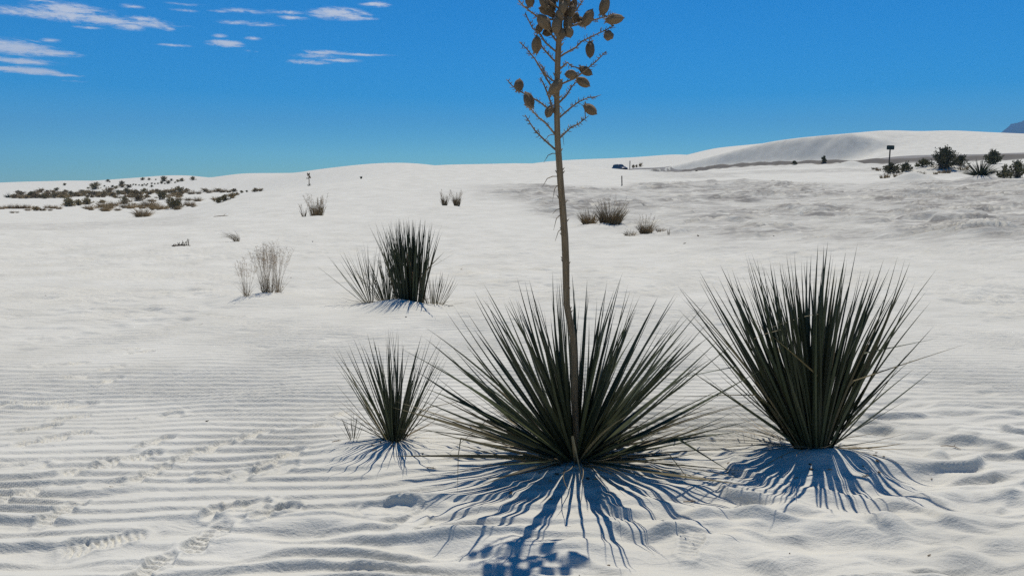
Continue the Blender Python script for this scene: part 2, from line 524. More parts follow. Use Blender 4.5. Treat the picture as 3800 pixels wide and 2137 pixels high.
def micro(x, y):
    """mounds, ripples, hollows, shoe prints, crust"""
    z = np.zeros(x.shape)
    r = np.hypot(x, y)
    a = np.arctan2(x, y)
    smooth = np.ones(x.shape)
    for (mx, my, h, rx, ry) in MOUNDS:
        m = (np.abs(x - mx) < 3.2 * rx) & (np.abs(y - my) < 3.2 * ry)
        if m.any():
            xx, yy = x[m] - mx, y[m] - my
            e = (xx / rx) ** 2 + (yy / ry) ** 2
            z[m] += h * np.exp(-e) * (1 + .12 * perlin(xx / rx * 2, yy / ry * 2, 51))
            smooth[m] *= 1 - .9 * np.exp(-e * .5)
    near = r < 40
    xn, yn = x[near], y[near]
    rn = r[near]
    an = a[near]
    # ripples
    w1 = perlin(xn / 1.7, yn / 1.0, 1) * .9 + perlin(xn / .6, yn / .42, 2) * .42 + perlin(xn / .3, yn / .22, 12) * .13 * (1 - sstep(4, 7, rn))
    bow = yn - .085 * xn + .055 * np.maximum(xn, 0) * 1.6 + .012 * xn * np.abs(xn)
    ph = np.interp(bow, _yy, _ph) + w1
    p = ph - np.floor(ph)
    lee = .22 + .14 * sstep(4.2, 7.0, rn)
    prof = np.where(p < lee, .5 - .5 * np.cos(np.pi * p / lee), (.5 + .5 * np.cos(np.pi * (p - lee) / (1 - lee))))
    prof2 = np.where(p < lee, prof, (1 - (p - lee) / (1 - lee)))
    prof = .35 * prof + .65 * prof2
    hummock = sstep(-.35, .5, xn + .35 * perlin(xn / 1.0, yn / .8, 14)) * (1 - sstep(3.3, 4.5, yn - .25 * np.maximum(xn - 1, 0) + .5 * perlin(xn / 1.3, yn / .9, 15)))
    hummock = np.maximum(hummock, .25 * (1 - sstep(2.6, 3.1, yn)))
    hummock = hummock * (1 - .75 * np.exp(-((xn - .08) / .34) ** 2 - ((yn - 2.85) / .34) ** 2))
    amp = .030 * (.45 + .9 * sstep(-.5, .5, perlin(xn / 1.4, yn / 1.1, 16))) * (1 - sstep(13, 24, rn) * .8) * (1 - sstep(24, 38, rn)) * (1 - .62 * hummock) * smooth[near]
    amp = amp * (1 + .15 * (1 - sstep(3.2, 4.6, rn))) * (1 - .36 * sstep(4.2, 5.6, rn) * (1 - .5 * sstep(8, 11, rn)))
    zn = amp * (prof - .4)
    # wind-cut hummocks in the foreground
    n0 = perlin(xn / .42, yn / .27, 17)
    n1 = perlin(xn / .46 + .3 * n0, (yn - .085 * n0) / .30, 18) + .45 * perlin(xn / .22, (yn - .05 * n0) / .15, 20)
    hu = hummock > .01
    xh, yh = xn[hu], yn[hu]
    wp = 1.15 * perlin(xh / .62, yh / .48, 71) + .5 * perlin(xh / .26, yh / .24, 72)
    p2 = (yh + .10 * xh) / .25 + wp
    p2 = p2 - np.floor(p2)
    l2 = .27
    f2 = np.where(p2 < l2, .5 - .5 * np.cos(np.pi * p2 / l2), (1 - (p2 - l2) / (1 - l2)) ** 1.3)
    pat = sstep(-.35, .45, perlin(xh / .42, yh / .34, 73) + .25 * perlin(xh / .17, yh / .17, 74))
    zn[hu] += hummock[hu] * smooth[near][hu] * (.074 * pat * (f2 - .4) + .022 * n1[hu])
    zn += .006 * perlin(xn / .9, yn / .6, 21) * (1 - sstep(12, 25, rn))
    # low broken streaks further out
    wq = .35 * perlin(xn / .8, yn / .5, 33)
    s1 = perlin(xn / .7, (yn + wq) / .22, 34)
    s2 = perlin(xn / .3, (yn + wq) / .12, 35)
    zn += (.024 * s1 + .020 * s2) * sstep(6.5, 11, rn) * (1 - .5 * sstep(20, 34, rn)) * (.5 + .8 * sstep(-.3, .4, perlin(xn / 4, yn / 3, 36)))
    zn += .0018 * perlin(xn / .05, yn / .05, 22) * (1 - sstep(3.4, 4.6, rn))
    # hollows
    for (dx, dy, w_, l_, dep) in [(q[0], q[1], q[2], q[3], q[4] * 1.65) for q in DM] + [(q[0], q[1], q[2] * .8, q[3] * .8, q[4]) for q in SCT]:
        k = 1.9
        m = (np.abs(xn - dx) < k * w_ * .8) & (np.abs(yn - dy) < k * l_)
        if not m.any():
            continue
        xx, yy = (xn[m] - dx) / (w_ * .5), (yn[m] - dy) / (l_ * .5)
        wob = 1 + .25 * perlin(xx * 1.1, yy * 1.1, int(abs(dx * 97 + dy * 31)) % 900)
        e = np.hypot(xx, yy - .0) * wob
        up = np.clip(yy * .5 + .5, 0, 1)
        # steep wall on the far side, long ramp on the near side
        bowl = -np.exp(-(e ** 2) * .9) * (.35 + .65 * sstep(-1.6, .8, yy)) + .45 * np.exp(-((np.hypot(xx * .8, yy - 1.25)) ** 2) * 1.3)
        zn[m] = zn[m] * (1 - .5 * np.exp(-e ** 2)) + dep * bowl
    # shoe prints
    for (sx, sy, hd, L, dep, tread) in PR:
        m = (np.abs(xn - sx) < L) & (np.abs(yn - sy) < L)
        if not m.any():
            continue
        c, s = math.cos(R(hd)), math.sin(R(hd))
        xx, yy = xn[m] - sx, yn[m] - sy
        xx = xx + .006 * perlin(xx / .06, yy / .06, 27)
        yy = yy + .006 * perlin(xx / .06, yy / .06, 28)
        u = (xx * c + yy * s) / (L * .19)          # across
        v = (-xx * s + yy * c) / (L * .46)          # along
        waist = 1 - .22 * np.exp(-((v + .25) / .3) ** 2)
        e = np.maximum(np.abs(u) / waist, 0) ** 2.6 + np.abs(v) ** 3
        e = e * (1 + .2 * perlin(xx / .09, yy / .09, 26))
        inside = 1 - sstep(.55, 1.15, e)
        rim = np.exp(-((e - 1.35) / .45) ** 2)
        if tread:
            frq = 3.6 + 2.4 * ((abs(sx) * 37.7 + abs(sy) * 11.3) % 1.0)
            bars = np.abs(((v * frq + .3 * np.abs(u) + .14 * perlin(xx / .08, yy / .08, 29)) % 1.0) - .5) * 2
            bars = sstep(.25, .75, bars) * sstep(-.9, .3, perlin(xx / .07, yy / .07, 25 + int(abs(sx) * 31) % 50) + .25)
            mid = np.exp(-((u) / .18) ** 2)
            sole = -.45 - .85 * np.maximum(bars, mid * .5) * (1 - .25 * np.abs(v))
        else:
            sole = (-.75 + .7 * perlin(xx / .07, yy / .07, 23)) * (.55 + .45 * v)
        zn[m] = zn[m] * (1 - .9 * inside) + 1.35 * dep * (inside * sole + .42 * rim * (.8 + .6 * perlin(xx / .07, yy / .07, 24)) + .22 * np.exp(-((e - 2.2) / 1.6) ** 2) * perlin(xx / .045, yy / .04, 30))
    z[near] += zn
    # crust ledges
    mid_ = (r > 14) & (r < 90) & (np.abs(a) < .8)
    if mid_.any():
        xm, ym = x[mid_], y[mid_]
        cm, cf = crust_mask(xm, ym)
        f_ = fbm(xm / 6.5, ym / 2.4, 61, 3, .5) * 1.7 + ym * .55
        fr = f_ - np.floor(f_)
        stair = np.floor(f_) + sstep(0, .12, fr) - f_
        f2 = fbm(xm / 2.6, ym / 1.1, 66, 2) * 1.5 + ym * 1.15
        fr2 = f2 - np.floor(f2)
        stair2 = np.floor(f2) + sstep(0, .14, fr2) - f2
        brk = sstep(-.15, .3, perlin(xm / 4.5, ym / 1.6, 67))
        brk2 = sstep(-.2, .25, perlin(xm / 1.9, ym / .9, 68))
        z[mid_] += (cm + .6 * cf) * (.21 * stair * brk + .12 * stair2 * brk2 + .016 * perlin(xm / .9, ym / .4, 63) + .010 * perlin(xm / .4, ym / .4, 64))
        z[mid_] += .008 * perlin(xm / .5, ym / .6, 65) * (1 - sstep(30, 60, r[mid_]))
    return z


def height(x, y):
    x = np.atleast_1d(np.asarray(x, float))
    y = np.atleast_1d(np.asarray(y, float))
    return macro(x, y) + micro(x, y)


def gz(x, y):
    return float(height([x], [y])[0])


# ------------------------------------------------------------------ materials
MATS = {}


def nodes_of(name):
    m = bpy.data.materials.new(name)
    m.use_nodes = True
    n, l = m.node_tree.nodes, m.node_tree.links
    b = n['Principled BSDF']
    MATS[name] = m
    return m, n, l, b


def mat_var(name, c1, c2, rough=.7, scale=6.0, stretch=(1, 1, 1), spec=.3, rand=.25, bump=0.0, bscale=60.0, metal=0.0, coat=0.0):
    """two-tone noise material with a shade of its own for every object"""
    m, n, l, b = nodes_of(name)
    tc = n.new('ShaderNodeTexCoord')
    mp = n.new('ShaderNodeMapping')
    mp.inputs['Scale'].default_value = stretch
    l.new(tc.outputs['Object'], mp.inputs[0])
    nz = n.new('ShaderNodeTexNoise')
    nz.inputs['Scale'].default_value = scale
    nz.inputs['Detail'].default_value = 4
    l.new(mp.outputs[0], nz.inputs['Vector'])
    mr = n.new('ShaderNodeMapRange')
    mr.inputs['From Min'].default_value = .3
    mr.inputs['From Max'].default_value = .7
    l.new(nz.outputs['Fac'], mr.inputs['Value'])
    mx = n.new('ShaderNodeMix')
    mx.data_type = 'RGBA'
    mx.inputs[6].default_value = (*c1, 1)
    mx.inputs[7].default_value = (*c2, 1)
    l.new(mr.outputs[0], mx.inputs['Factor'])
    oi = n.new('ShaderNodeObjectInfo')
    v = n.new('ShaderNodeMapRange')
    v.inputs['To Min'].default_value = 1 - rand
    v.inputs['To Max'].default_value = 1 + rand
    l.new(oi.outputs['Random'], v.inputs['Value'])
    hs = n.new('ShaderNodeHueSaturation')
    l.new(v.outputs[0], hs.inputs['Value'])
    l.new(mx.outputs[2], hs.inputs['Color'])
    l.new(hs.outputs[0], b.inputs['Base Color'])
    b.inputs['Roughness'].default_value = rough
    b.inputs['Specular IOR Level'].default_value = spec
    b.inputs['Metallic'].default_value = metal
    b.inputs['Coat Weight'].default_value = coat
    if bump:
        nb = n.new('ShaderNodeTexNoise')
        nb.inputs['Scale'].default_value = bscale
        nb.inputs['Detail'].default_value = 3
        l.new(mp.outputs[0], nb.inputs['Vector'])
        bp = n.new('ShaderNodeBump')
        bp.inputs['Strength'].default_value = bump
        bp.inputs['Distance'].default_value = .01
        l.new(nb.outputs['Fac'], bp.inputs['Height'])
        l.new(bp.outputs[0], b.inputs['Normal'])
    return m


def sand_material():
    m, n, l, b = nodes_of('gypsum_sand')
    tc = n.new('ShaderNodeTexCoord')
    at = n.new('ShaderNodeAttribute')
    at.attribute_name = 'crust'
    n1 = n.new('ShaderNodeTexNoise')
    n1.inputs['Scale'].default_value = 1.3
    n1.inputs['Detail'].default_value = 6
    l.new(tc.outputs['Object'], n1.inputs['Vector'])
    n2 = n.new('ShaderNodeTexNoise')
    n2.inputs['Scale'].default_value = 260
    n2.inputs['Detail'].default_value = 2
    l.new(tc.outputs['Object'], n2.inputs['Vector'])
    mx = n.new('ShaderNodeMix')
    mx.data_type = 'RGBA'
    mx.inputs[6].default_value = (.455, .444, .392, 1)
    mx.inputs[7].default_value = (.525, .513, .457, 1)
    mr = n.new('ShaderNodeMapRange')
    mr.inputs['From Min'].default_value = .3
    mr.inputs['From Max'].default_value = .7
    l.new(n1.outputs['Fac'], mr.inputs['Value'])
    l.new(mr.outputs[0], mx.inputs['Factor'])
    # grains
    mg = n.new('ShaderNodeMapRange')
    mg.inputs['From Min'].default_value = .3
    mg.inputs['From Max'].default_value = .7
    mg.inputs['To Min'].default_value = .92
    mg.inputs['To Max'].default_value = 1.07
    l.new(n2.outputs['Fac'], mg.inputs['Value'])
    mv = n.new('ShaderNodeMix')
    mv.data_type = 'RGBA'
    mv.blend_type = 'MULTIPLY'
    mv.inputs['Factor'].default_value = 1
    l.new(mx.outputs[2], mv.inputs[6])
    l.new(mg.outputs[0], mv.inputs[7])
    # crusted ground is greyer and blotched
    n3 = n.new('ShaderNodeTexNoise')
    n3.inputs['Scale'].default_value = 2.6
    n3.inputs['Detail'].default_value = 8
    n3.inputs['Roughness'].default_value = .7
    mp3 = n.new('ShaderNodeMapping')
    mp3.inputs['Scale'].default_value = (.35, 1.3, 1)
    l.new(tc.outputs['Object'], mp3.inputs[0])
    l.new(mp3.outputs[0], n3.inputs['Vector'])
    m3 = n.new('ShaderNodeMapRange')
    m3.inputs['From Min'].default_value = .36
    m3.inputs['From Max'].default_value = .62
    l.new(n3.outputs['Fac'], m3.inputs['Value'])
    cf = n.new('ShaderNodeMath')
    cf.operation = 'MULTIPLY'
    l.new(m3.outputs[0], cf.inputs[0])
    l.new(at.outputs['Fac'], cf.inputs[1])
    mc = n.new('ShaderNodeMix')
    mc.data_type = 'RGBA'
    l.new(cf.outputs[0], mc.inputs['Factor'])
    l.new(mv.outputs[2], mc.inputs[6])
    mc.inputs[7].default_value = (.20, .19, .172, 1)
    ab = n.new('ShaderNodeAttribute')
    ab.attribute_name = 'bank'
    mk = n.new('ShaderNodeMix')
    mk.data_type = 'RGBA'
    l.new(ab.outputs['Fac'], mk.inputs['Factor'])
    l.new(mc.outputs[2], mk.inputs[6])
    mk.inputs[7].default_value = (.13, .12, .105, 1)  # dark tone painted on the road bank as the shade of its near face
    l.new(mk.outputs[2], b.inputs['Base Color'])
    b.inputs['Roughness'].default_value = .95
    b.inputs['Specular IOR Level'].default_value = .1
    nb = n.new('ShaderNodeTexNoise')
    nb.inputs['Scale'].default_value = 120
    nb.inputs['Detail'].default_value = 4
    l.new(tc.outputs['Object'], nb.inputs['Vector'])
    bp = n.new('ShaderNodeBump')
    bp.inputs['Strength'].default_value = .5
    bp.inputs['Distance'].default_value = .004
    l.new(nb.outputs['Fac'], bp.inputs['Height'])
    mq = n.new('ShaderNodeMapping')
    mq.inputs['Scale'].default_value = (4.0, 11.0, 6.0)
    mq.inputs['Rotation'].default_value = (0, 0, R(-4))
    l.new(tc.outputs['Object'], mq.inputs[0])
    nq = n.new('ShaderNodeTexNoise')
    nq.inputs['Scale'].default_value = 1.0
    nq.inputs['Detail'].default_value = 6
    nq.inputs['Roughness'].default_value = .62
    nq.inputs['Distortion'].default_value = .4
    l.new(mq.outputs[0], nq.inputs['Vector'])
    bq = n.new('ShaderNodeBump')
    bq.inputs['Strength'].default_value = .6
    bq.inputs['Distance'].default_value = .035
    l.new(nq.outputs['Fac'], bq.inputs['Height'])
    l.new(bp.outputs[0], bq.inputs['Normal'])
    l.new(bq.outputs[0], b.inputs['Normal'])
    return m


sand_material()
mat_var('leaf_green', (.028, .036, .017), (.055, .062, .028), rough=.55, scale=5, stretch=(30, 30, 2), spec=.2, rand=.35)
mat_var('leaf_dry', (.16, .125, .07), (.26, .21, .13), rough=.7, scale=5, stretch=(20, 20, 3), rand=.35)
mat_var('leaf_half', (.075, .065, .03), (.13, .105, .05), rough=.6, scale=4, stretch=(20, 20, 2), rand=.3)
mat_var('stalk', (.17, .112, .055), (.29, .205, .115), rough=.75, scale=9, stretch=(14, 14, 1.2), rand=0, bump=.5, bscale=40)
mat_var('twig', (.17, .115, .065), (.27, .195, .12), rough=.8, scale=18, rand=.2, bump=.3)
mat_var('pod', (.13, .085, .045), (.25, .18, .105), rough=.75, scale=22, stretch=(1, 1, .5), rand=.25, bump=.6, bscale=70)
mat_var('husk', (.24, .18, .11), (.33, .26, .17), rough=.9, scale=20, rand=.2)
mat_var('bract', (.23, .19, .13), (.32, .27, .20), rough=.85, scale=12, rand=.2)
mat_var('grass_tan', (.22, .155, .075), (.36, .27, .15), rough=.8, scale=5, rand=.3)
mat_var('grass_olive', (.165, .11, .048), (.27, .19, .09), rough=.8, scale=5, rand=.3)
mat_var('grass_seed', (.32, .235, .145), (.44, .34, .23), rough=.9, scale=20, rand=.2)
mat_var('shrub_green', (.19, .16, .07), (.30, .24, .12), rough=.75, scale=3, rand=.3)
mat_var('shrub_olive', (.25, .19, .09), (.38, .285, .15), rough=.8, scale=3, rand=.3)
mat_var('shrub_dark', (.085, .085, .04), (.15, .14, .07), rough=.8, scale=3, rand=.3)
mat_var('shrub_dark_olive', (.12, .112, .052), (.20, .175, .09), rough=.8, scale=3, rand=.3)
mat_var('wood_stem', (.13, .095, .06), (.21, .165, .11), rough=.85, scale=8, rand=.2)
mat_var('post_wood', (.09, .075, .05), (.15, .125, .09), rough=.85, scale=6, stretch=(6, 6, 1), rand=.1, bump=.4)
mat_var('sign_green', (.008, .022, .017), (.011, .028, .022), rough=.45, scale=3, rand=0, spec=.4)
mat_var('sign_white', (.75, .75, .73), (.8, .8, .78), rough=.5, scale=3, rand=0)
mat_var('sign_post', (.05, .042, .03), (.08, .068, .05), rough=.8, scale=5, rand=0)
mat_var('car_paint', (.022, .03, .048), (.026, .035, .055), rough=.4, scale=2, rand=0, spec=.4, coat=.3)
mat_var('car_glass', (.008, .01, .012), (.012, .015, .018), rough=.06, scale=2, rand=0, spec=.6)
mat_var('car_black', (.012, .012, .013), (.02, .02, .02), rough=.7, scale=8, rand=0)
mat_var('car_metal', (.55, .56, .58), (.6, .6, .62), rough=.25, scale=8, rand=0, metal=1.0)
mat_var('car_lamp', (.7, .72, .75), (.8, .8, .8), rough=.1, scale=8, rand=0, spec=.6)
mat_var('road_gypsum', (.15, .145, .135), (.22, .21, .195), rough=.95, scale=.8, rand=0, bump=.4, bscale=4)
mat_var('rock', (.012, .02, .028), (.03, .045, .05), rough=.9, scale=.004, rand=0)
mat_var('chip', (.05, .035, .022), (.12, .085, .05), rough=.8, scale=30, rand=.3)


# ------------------------------------------------------------------ scene graph helpers
def tag(o, label=None, cat=None, group=None, kind=None):
    if label:
        o['label'] = label
    if cat:
        o['category'] = cat
    if group:
        o['group'] = group
    if kind:
        o['kind'] = kind
    return o


def empty(name, loc, rz=0.0):
    o = bpy.data.objects.new(name, None)
    o.empty_display_size = .1
    o.location = loc
    o.rotation_euler = (0, 0, rz)
    COL.objects.link(o)
    return o


class MB:
    def __init__(self):
        self.v, self.f = [], []

    def add(self, v, f):
        k = len(self.v)
        self.v.extend(v)
        self.f.extend([tuple(i + k for i in q) for q in f])

    def tube(self, pts, rads, n=6, cap=True):
        pts = [Vector(p) for p in pts]
        k0 = len(self.v)
        up = Vector((.13, .21, .97))
        for i, p in enumerate(pts):
            t = (pts[min(i + 1, len(pts) - 1)] - pts[max(i - 1, 0)])
            t = t.normalized() if t.length > 1e-9 else Vector((0, 0, 1))
            a = t.cross(up)
            if a.length < .05:
                a = t.cross(Vector((1, 0, 0)))
            a.normalize()
            b = t.cross(a)
            for j in range(n):
                th = 2 * math.pi * j / n
                self.v.append(tuple(p + (a * math.cos(th) + b * math.sin(th)) * rads[i]))
        for i in range(len(pts) - 1):
            for j in range(n):
                q = k0 + i * n
                self.f.append((q + j, q + (j + 1) % n, q + n + (j + 1) % n, q + n + j))
        if cap:
            self.f.append(tuple(k0 + j for j in range(n))[::-1])
            self.f.append(tuple(k0 + (len(pts) - 1) * n + j for j in range(n)))

    def box(self, c, s, m=None):
        vs = []
        for dx in (-.5, .5):
            for dy in (-.5, .5):
                for dz in (-.5, .5):
                    p = Vector((dx * s[0], dy * s[1], dz * s[2]))
                    if m is not None:
                        p = m @ p
                    vs.append(tuple(Vector(c) + p))
        self.add(vs, [(0, 1, 3, 2), (4, 6, 7, 5), (0, 4, 5, 1), (2, 3, 7, 6), (0, 2, 6, 4), (1, 5, 7, 3)])

    def mesh(self, name, mat, smooth=False):
        me = bpy.data.meshes.new(name)
        me.from_pydata(self.v, [], self.f)
        me.materials.append(MATS[mat])
        if smooth:
            me.polygons.foreach_set('use_smooth', [True] * len(me.polygons))
        me.update()
        return me

    def build(self, name, mat, parent=None, smooth=False, loc=None):
        return link(name, self.mesh(name, mat, smooth), parent, loc)


def link(name, me, parent=None, loc=None, mat4=None):
    o = bpy.data.objects.new(name, me)
    COL.objects.link(o)
    if parent is not None:
        o.parent = parent
    if loc is not None:
        o.location = loc
    if mat4 is not None:
        o.matrix_basis = mat4
    return o


# ------------------------------------------------------------------ ground
def build_ground():
    rs = [0.0, .5, 1.0, 1.4, 1.8, 2.1]
    r = 2.25
    while r < 14:
        rs.append(r)
        r += max(.0055, r * r / (EYE * F) * 3.7 * (.5 if r < 5 else .38))
    while r < 78:
        rs.append(r)
        r *= 1.0046
    while r < 122:
        rs.append(r)
        r *= 1.0046
    while r < 240:
        rs.append(r)
        r *= 1.010
    while r < 460:
        rs.append(r)
        r *= 1.02
    while r < 4200:
        rs.append(r)
        r *= 1.16
    rs.append(4200.0)
    rs = np.array(rs)
    inner = np.linspace(-R(40), R(40), 730)
    outer = np.linspace(R(40), 2 * math.pi - R(40), 60)[1:-1]
    az = np.concatenate([inner, outer])
    nA, nR = len(az), len(rs)
    AA, RR = np.meshgrid(az, rs)
    X, Y = (RR * np.sin(AA)).ravel(), (RR * np.cos(AA)).ravel()
    Z = height(X, Y)
    co = np.stack([X, Y, Z], -1).astype(np.float32)
    i = np.arange(nR - 1)[:, None] * nA
    j = np.arange(nA)[None, :]
    j2 = (j + 1) % nA
    quads = np.stack([i + j, i + nA + j, i + nA + j2, i + j2], -1).reshape(-1, 4)
    me = bpy.data.meshes.new('sand_ground')
    me.vertices.add(len(co))
    me.vertices.foreach_set('co', co.ravel())
    me.loops.add(quads.size)
    me.loops.foreach_set('vertex_index', quads.ravel().astype(np.int32))
    me.polygons.add(len(quads))
    me.polygons.foreach_set('loop_start', (np.arange(len(quads)) * 4).astype(np.int32))
    me.polygons.foreach_set('use_smooth', np.ones(len(quads), bool))
    me.update(calc_edges=True)
    me.validate()
    cr = np.zeros(len(X))
    rr = np.hypot(X, Y)
    aa = np.arctan2(X, Y)
    m = (rr > 14) & (rr < 260) & (np.abs(aa) < .8)
    cm, cf = crust_mask(X[m], Y[m])
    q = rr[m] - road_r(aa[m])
    bank = np.exp(-((q + 5.2) / 1.3) ** 2) * sstep(.14, .2, aa[m])  # band along the road bank where shade is painted into the colour
    cr[m] = np.clip(1.0 * cm + .7 * cf, 0, 1)
    bank_shade = np.zeros(len(X))
    bank_shade[m] = np.clip(1.25 * bank, 0, 1)
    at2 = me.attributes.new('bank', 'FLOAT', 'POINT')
    at2.data.foreach_set('value', bank_shade.astype(np.float32))
    at = me.attributes.new('crust', 'FLOAT', 'POINT')
    at.data.foreach_set('value', cr.astype(np.float32))
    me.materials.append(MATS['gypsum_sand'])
    o = link('sand_ground', me)
    tag(o, 'white gypsum sand dunes with wind ripples and shoe prints', 'sand', kind='structure')
    return len(quads)


NQ = build_ground()
print('ground quads', NQ)


def build_road():
    mb = MB()
    az = np.linspace(-.02, .68, 160)
    pts = []
    for a in az:
        r = float(road_r(a))
        for k in range(7):
            q = -3.2 + 6.4 * k / 6
            pts.append(((r + q) * math.sin(a), (r + q) * math.cos(a)))
    P = np.array(pts)
    z = height(P[:, 0], P[:, 1]) + .05
    mb.v = [(float(P[i, 0]), float(P[i, 1]), float(z[i])) for i in range(len(P))]
    for i in range(159):
        for k in range(6):
            q = i * 7 + k
            mb.f.append((q, q + 7, q + 8, q + 1))
    o = mb.build('road', 'road_gypsum', smooth=True)
    tag(o, 'grey hard packed road along the foot of the tall dune', 'road', kind='structure')


build_road()


def build_mountain():
    mb = MB()
    nx, ny = 90, 24
    a0, a1 = R(28.0), R(52)
    for j in range(ny):
        for i in range(nx):
            a = a0 + (a1 - a0) * i / (nx - 1)
            r = 3000 + 800 * j / (ny - 1)
            prof = math.sin(math.pi * j / (ny - 1)) ** .8
            u = (math.degrees(a) - 29.9)
            env = 112 + 33 * u if u > 0 else 112 + 95 * u
            env = min(env, 330 - 4 * u)
            nz = float(fbm(np.array([a * 60]), np.array([j * .25]), 71, 4)[0])
            mb.v.append((r * math.sin(a), r * math.cos(a), max(-5, (env + 22 * nz) * prof) - 5))
    for j in range(ny - 1):
        for i in range(nx - 1):
            q = j * nx + i
            mb.f.append((q, q + 1, q + nx + 1, q + nx))
    o = mb.build('mountain', 'rock', smooth=True)
    tag(o, 'distant blue mountain ridge beyond the dunes', 'mountain', kind='structure')


build_mountain()

# ------------------------------------------------------------------ yucca leaves


def leaf_mesh(name, mat, width, curve, side, keel=.5, segs=9, kink=None):
    mb = MB()
    for i in range(segs):
        s = i / segs
        wv = width * min(1, .62 + 1.6 * s if s < .24 else 1.0) * (1 - max(0, (s - .24) / .76) ** 1.9) * .5
        if i == 0:
            wv = width * .5 * .8
        cx = curve * s * s
        cy = side * s * s
        zk = s
        if kink and s > kink[0]:
            zk = kink[0] + (s - kink[0]) * kink[1]
            cx += (s - kink[0]) * kink[2]
        mb.v += [(cx - wv * .35, cy - wv, zk), (cx - wv * .35, cy + wv, zk), (cx + wv * keel, cy, zk)]
    if kink:
        mb.v.append((curve + (1 - kink[0]) * kink[2], side, kink[0] + (1 - kink[0]) * kink[1]))
    else:
        mb.v.append((curve, side, 1.0))
    for i in range(segs - 1):
        q = i * 3
        for k in range(3):
            mb.f.append((q + k, q + (k + 1) % 3, q + 3 + (k + 1) % 3, q + 3 + k))
    q = (segs - 1) * 3
    for k in range(3):
        mb.f.append((q + k, q + (k + 1) % 3, q + 3))
    mb.f.append((0, 2, 1))
    return mb.mesh(name, mat)


def leaf_set(name, mat, width, curves=(-.10, -.03, .03, .12), sides=(-.045, .03)):
    return [leaf_mesh(name, mat, width * wv, c, s) for wv in (.78, 1.0, 1.22) for c in curves for s in sides]


def leaf_matrix(base, theta, phi, L, roll=0.0):
    """theta from vertical, phi azimuth (0 = +X)"""
    zd = Vector((math.sin(theta) * math.cos(phi), math.sin(theta) * math.sin(phi), math.cos(theta)))
    out = Vector((math.cos(phi), math.sin(phi), 0))
    xd = (out - zd * out.dot(zd))
    if xd.length < 1e-3:
        xd = Vector((math.cos(phi), math.sin(phi), 0))
    xd.normalize()
    yd = zd.cross(xd)
    q = Matrix.Rotation(roll, 3, zd)
    xd, yd = q @ xd, q @ yd
    m = Matrix.Identity(4)
    for i in range(3):
        m[i][0], m[i][1], m[i][2] = xd[i] * L, yd[i] * L, zd[i] * L
        m[i][3] = base[i]
    return m


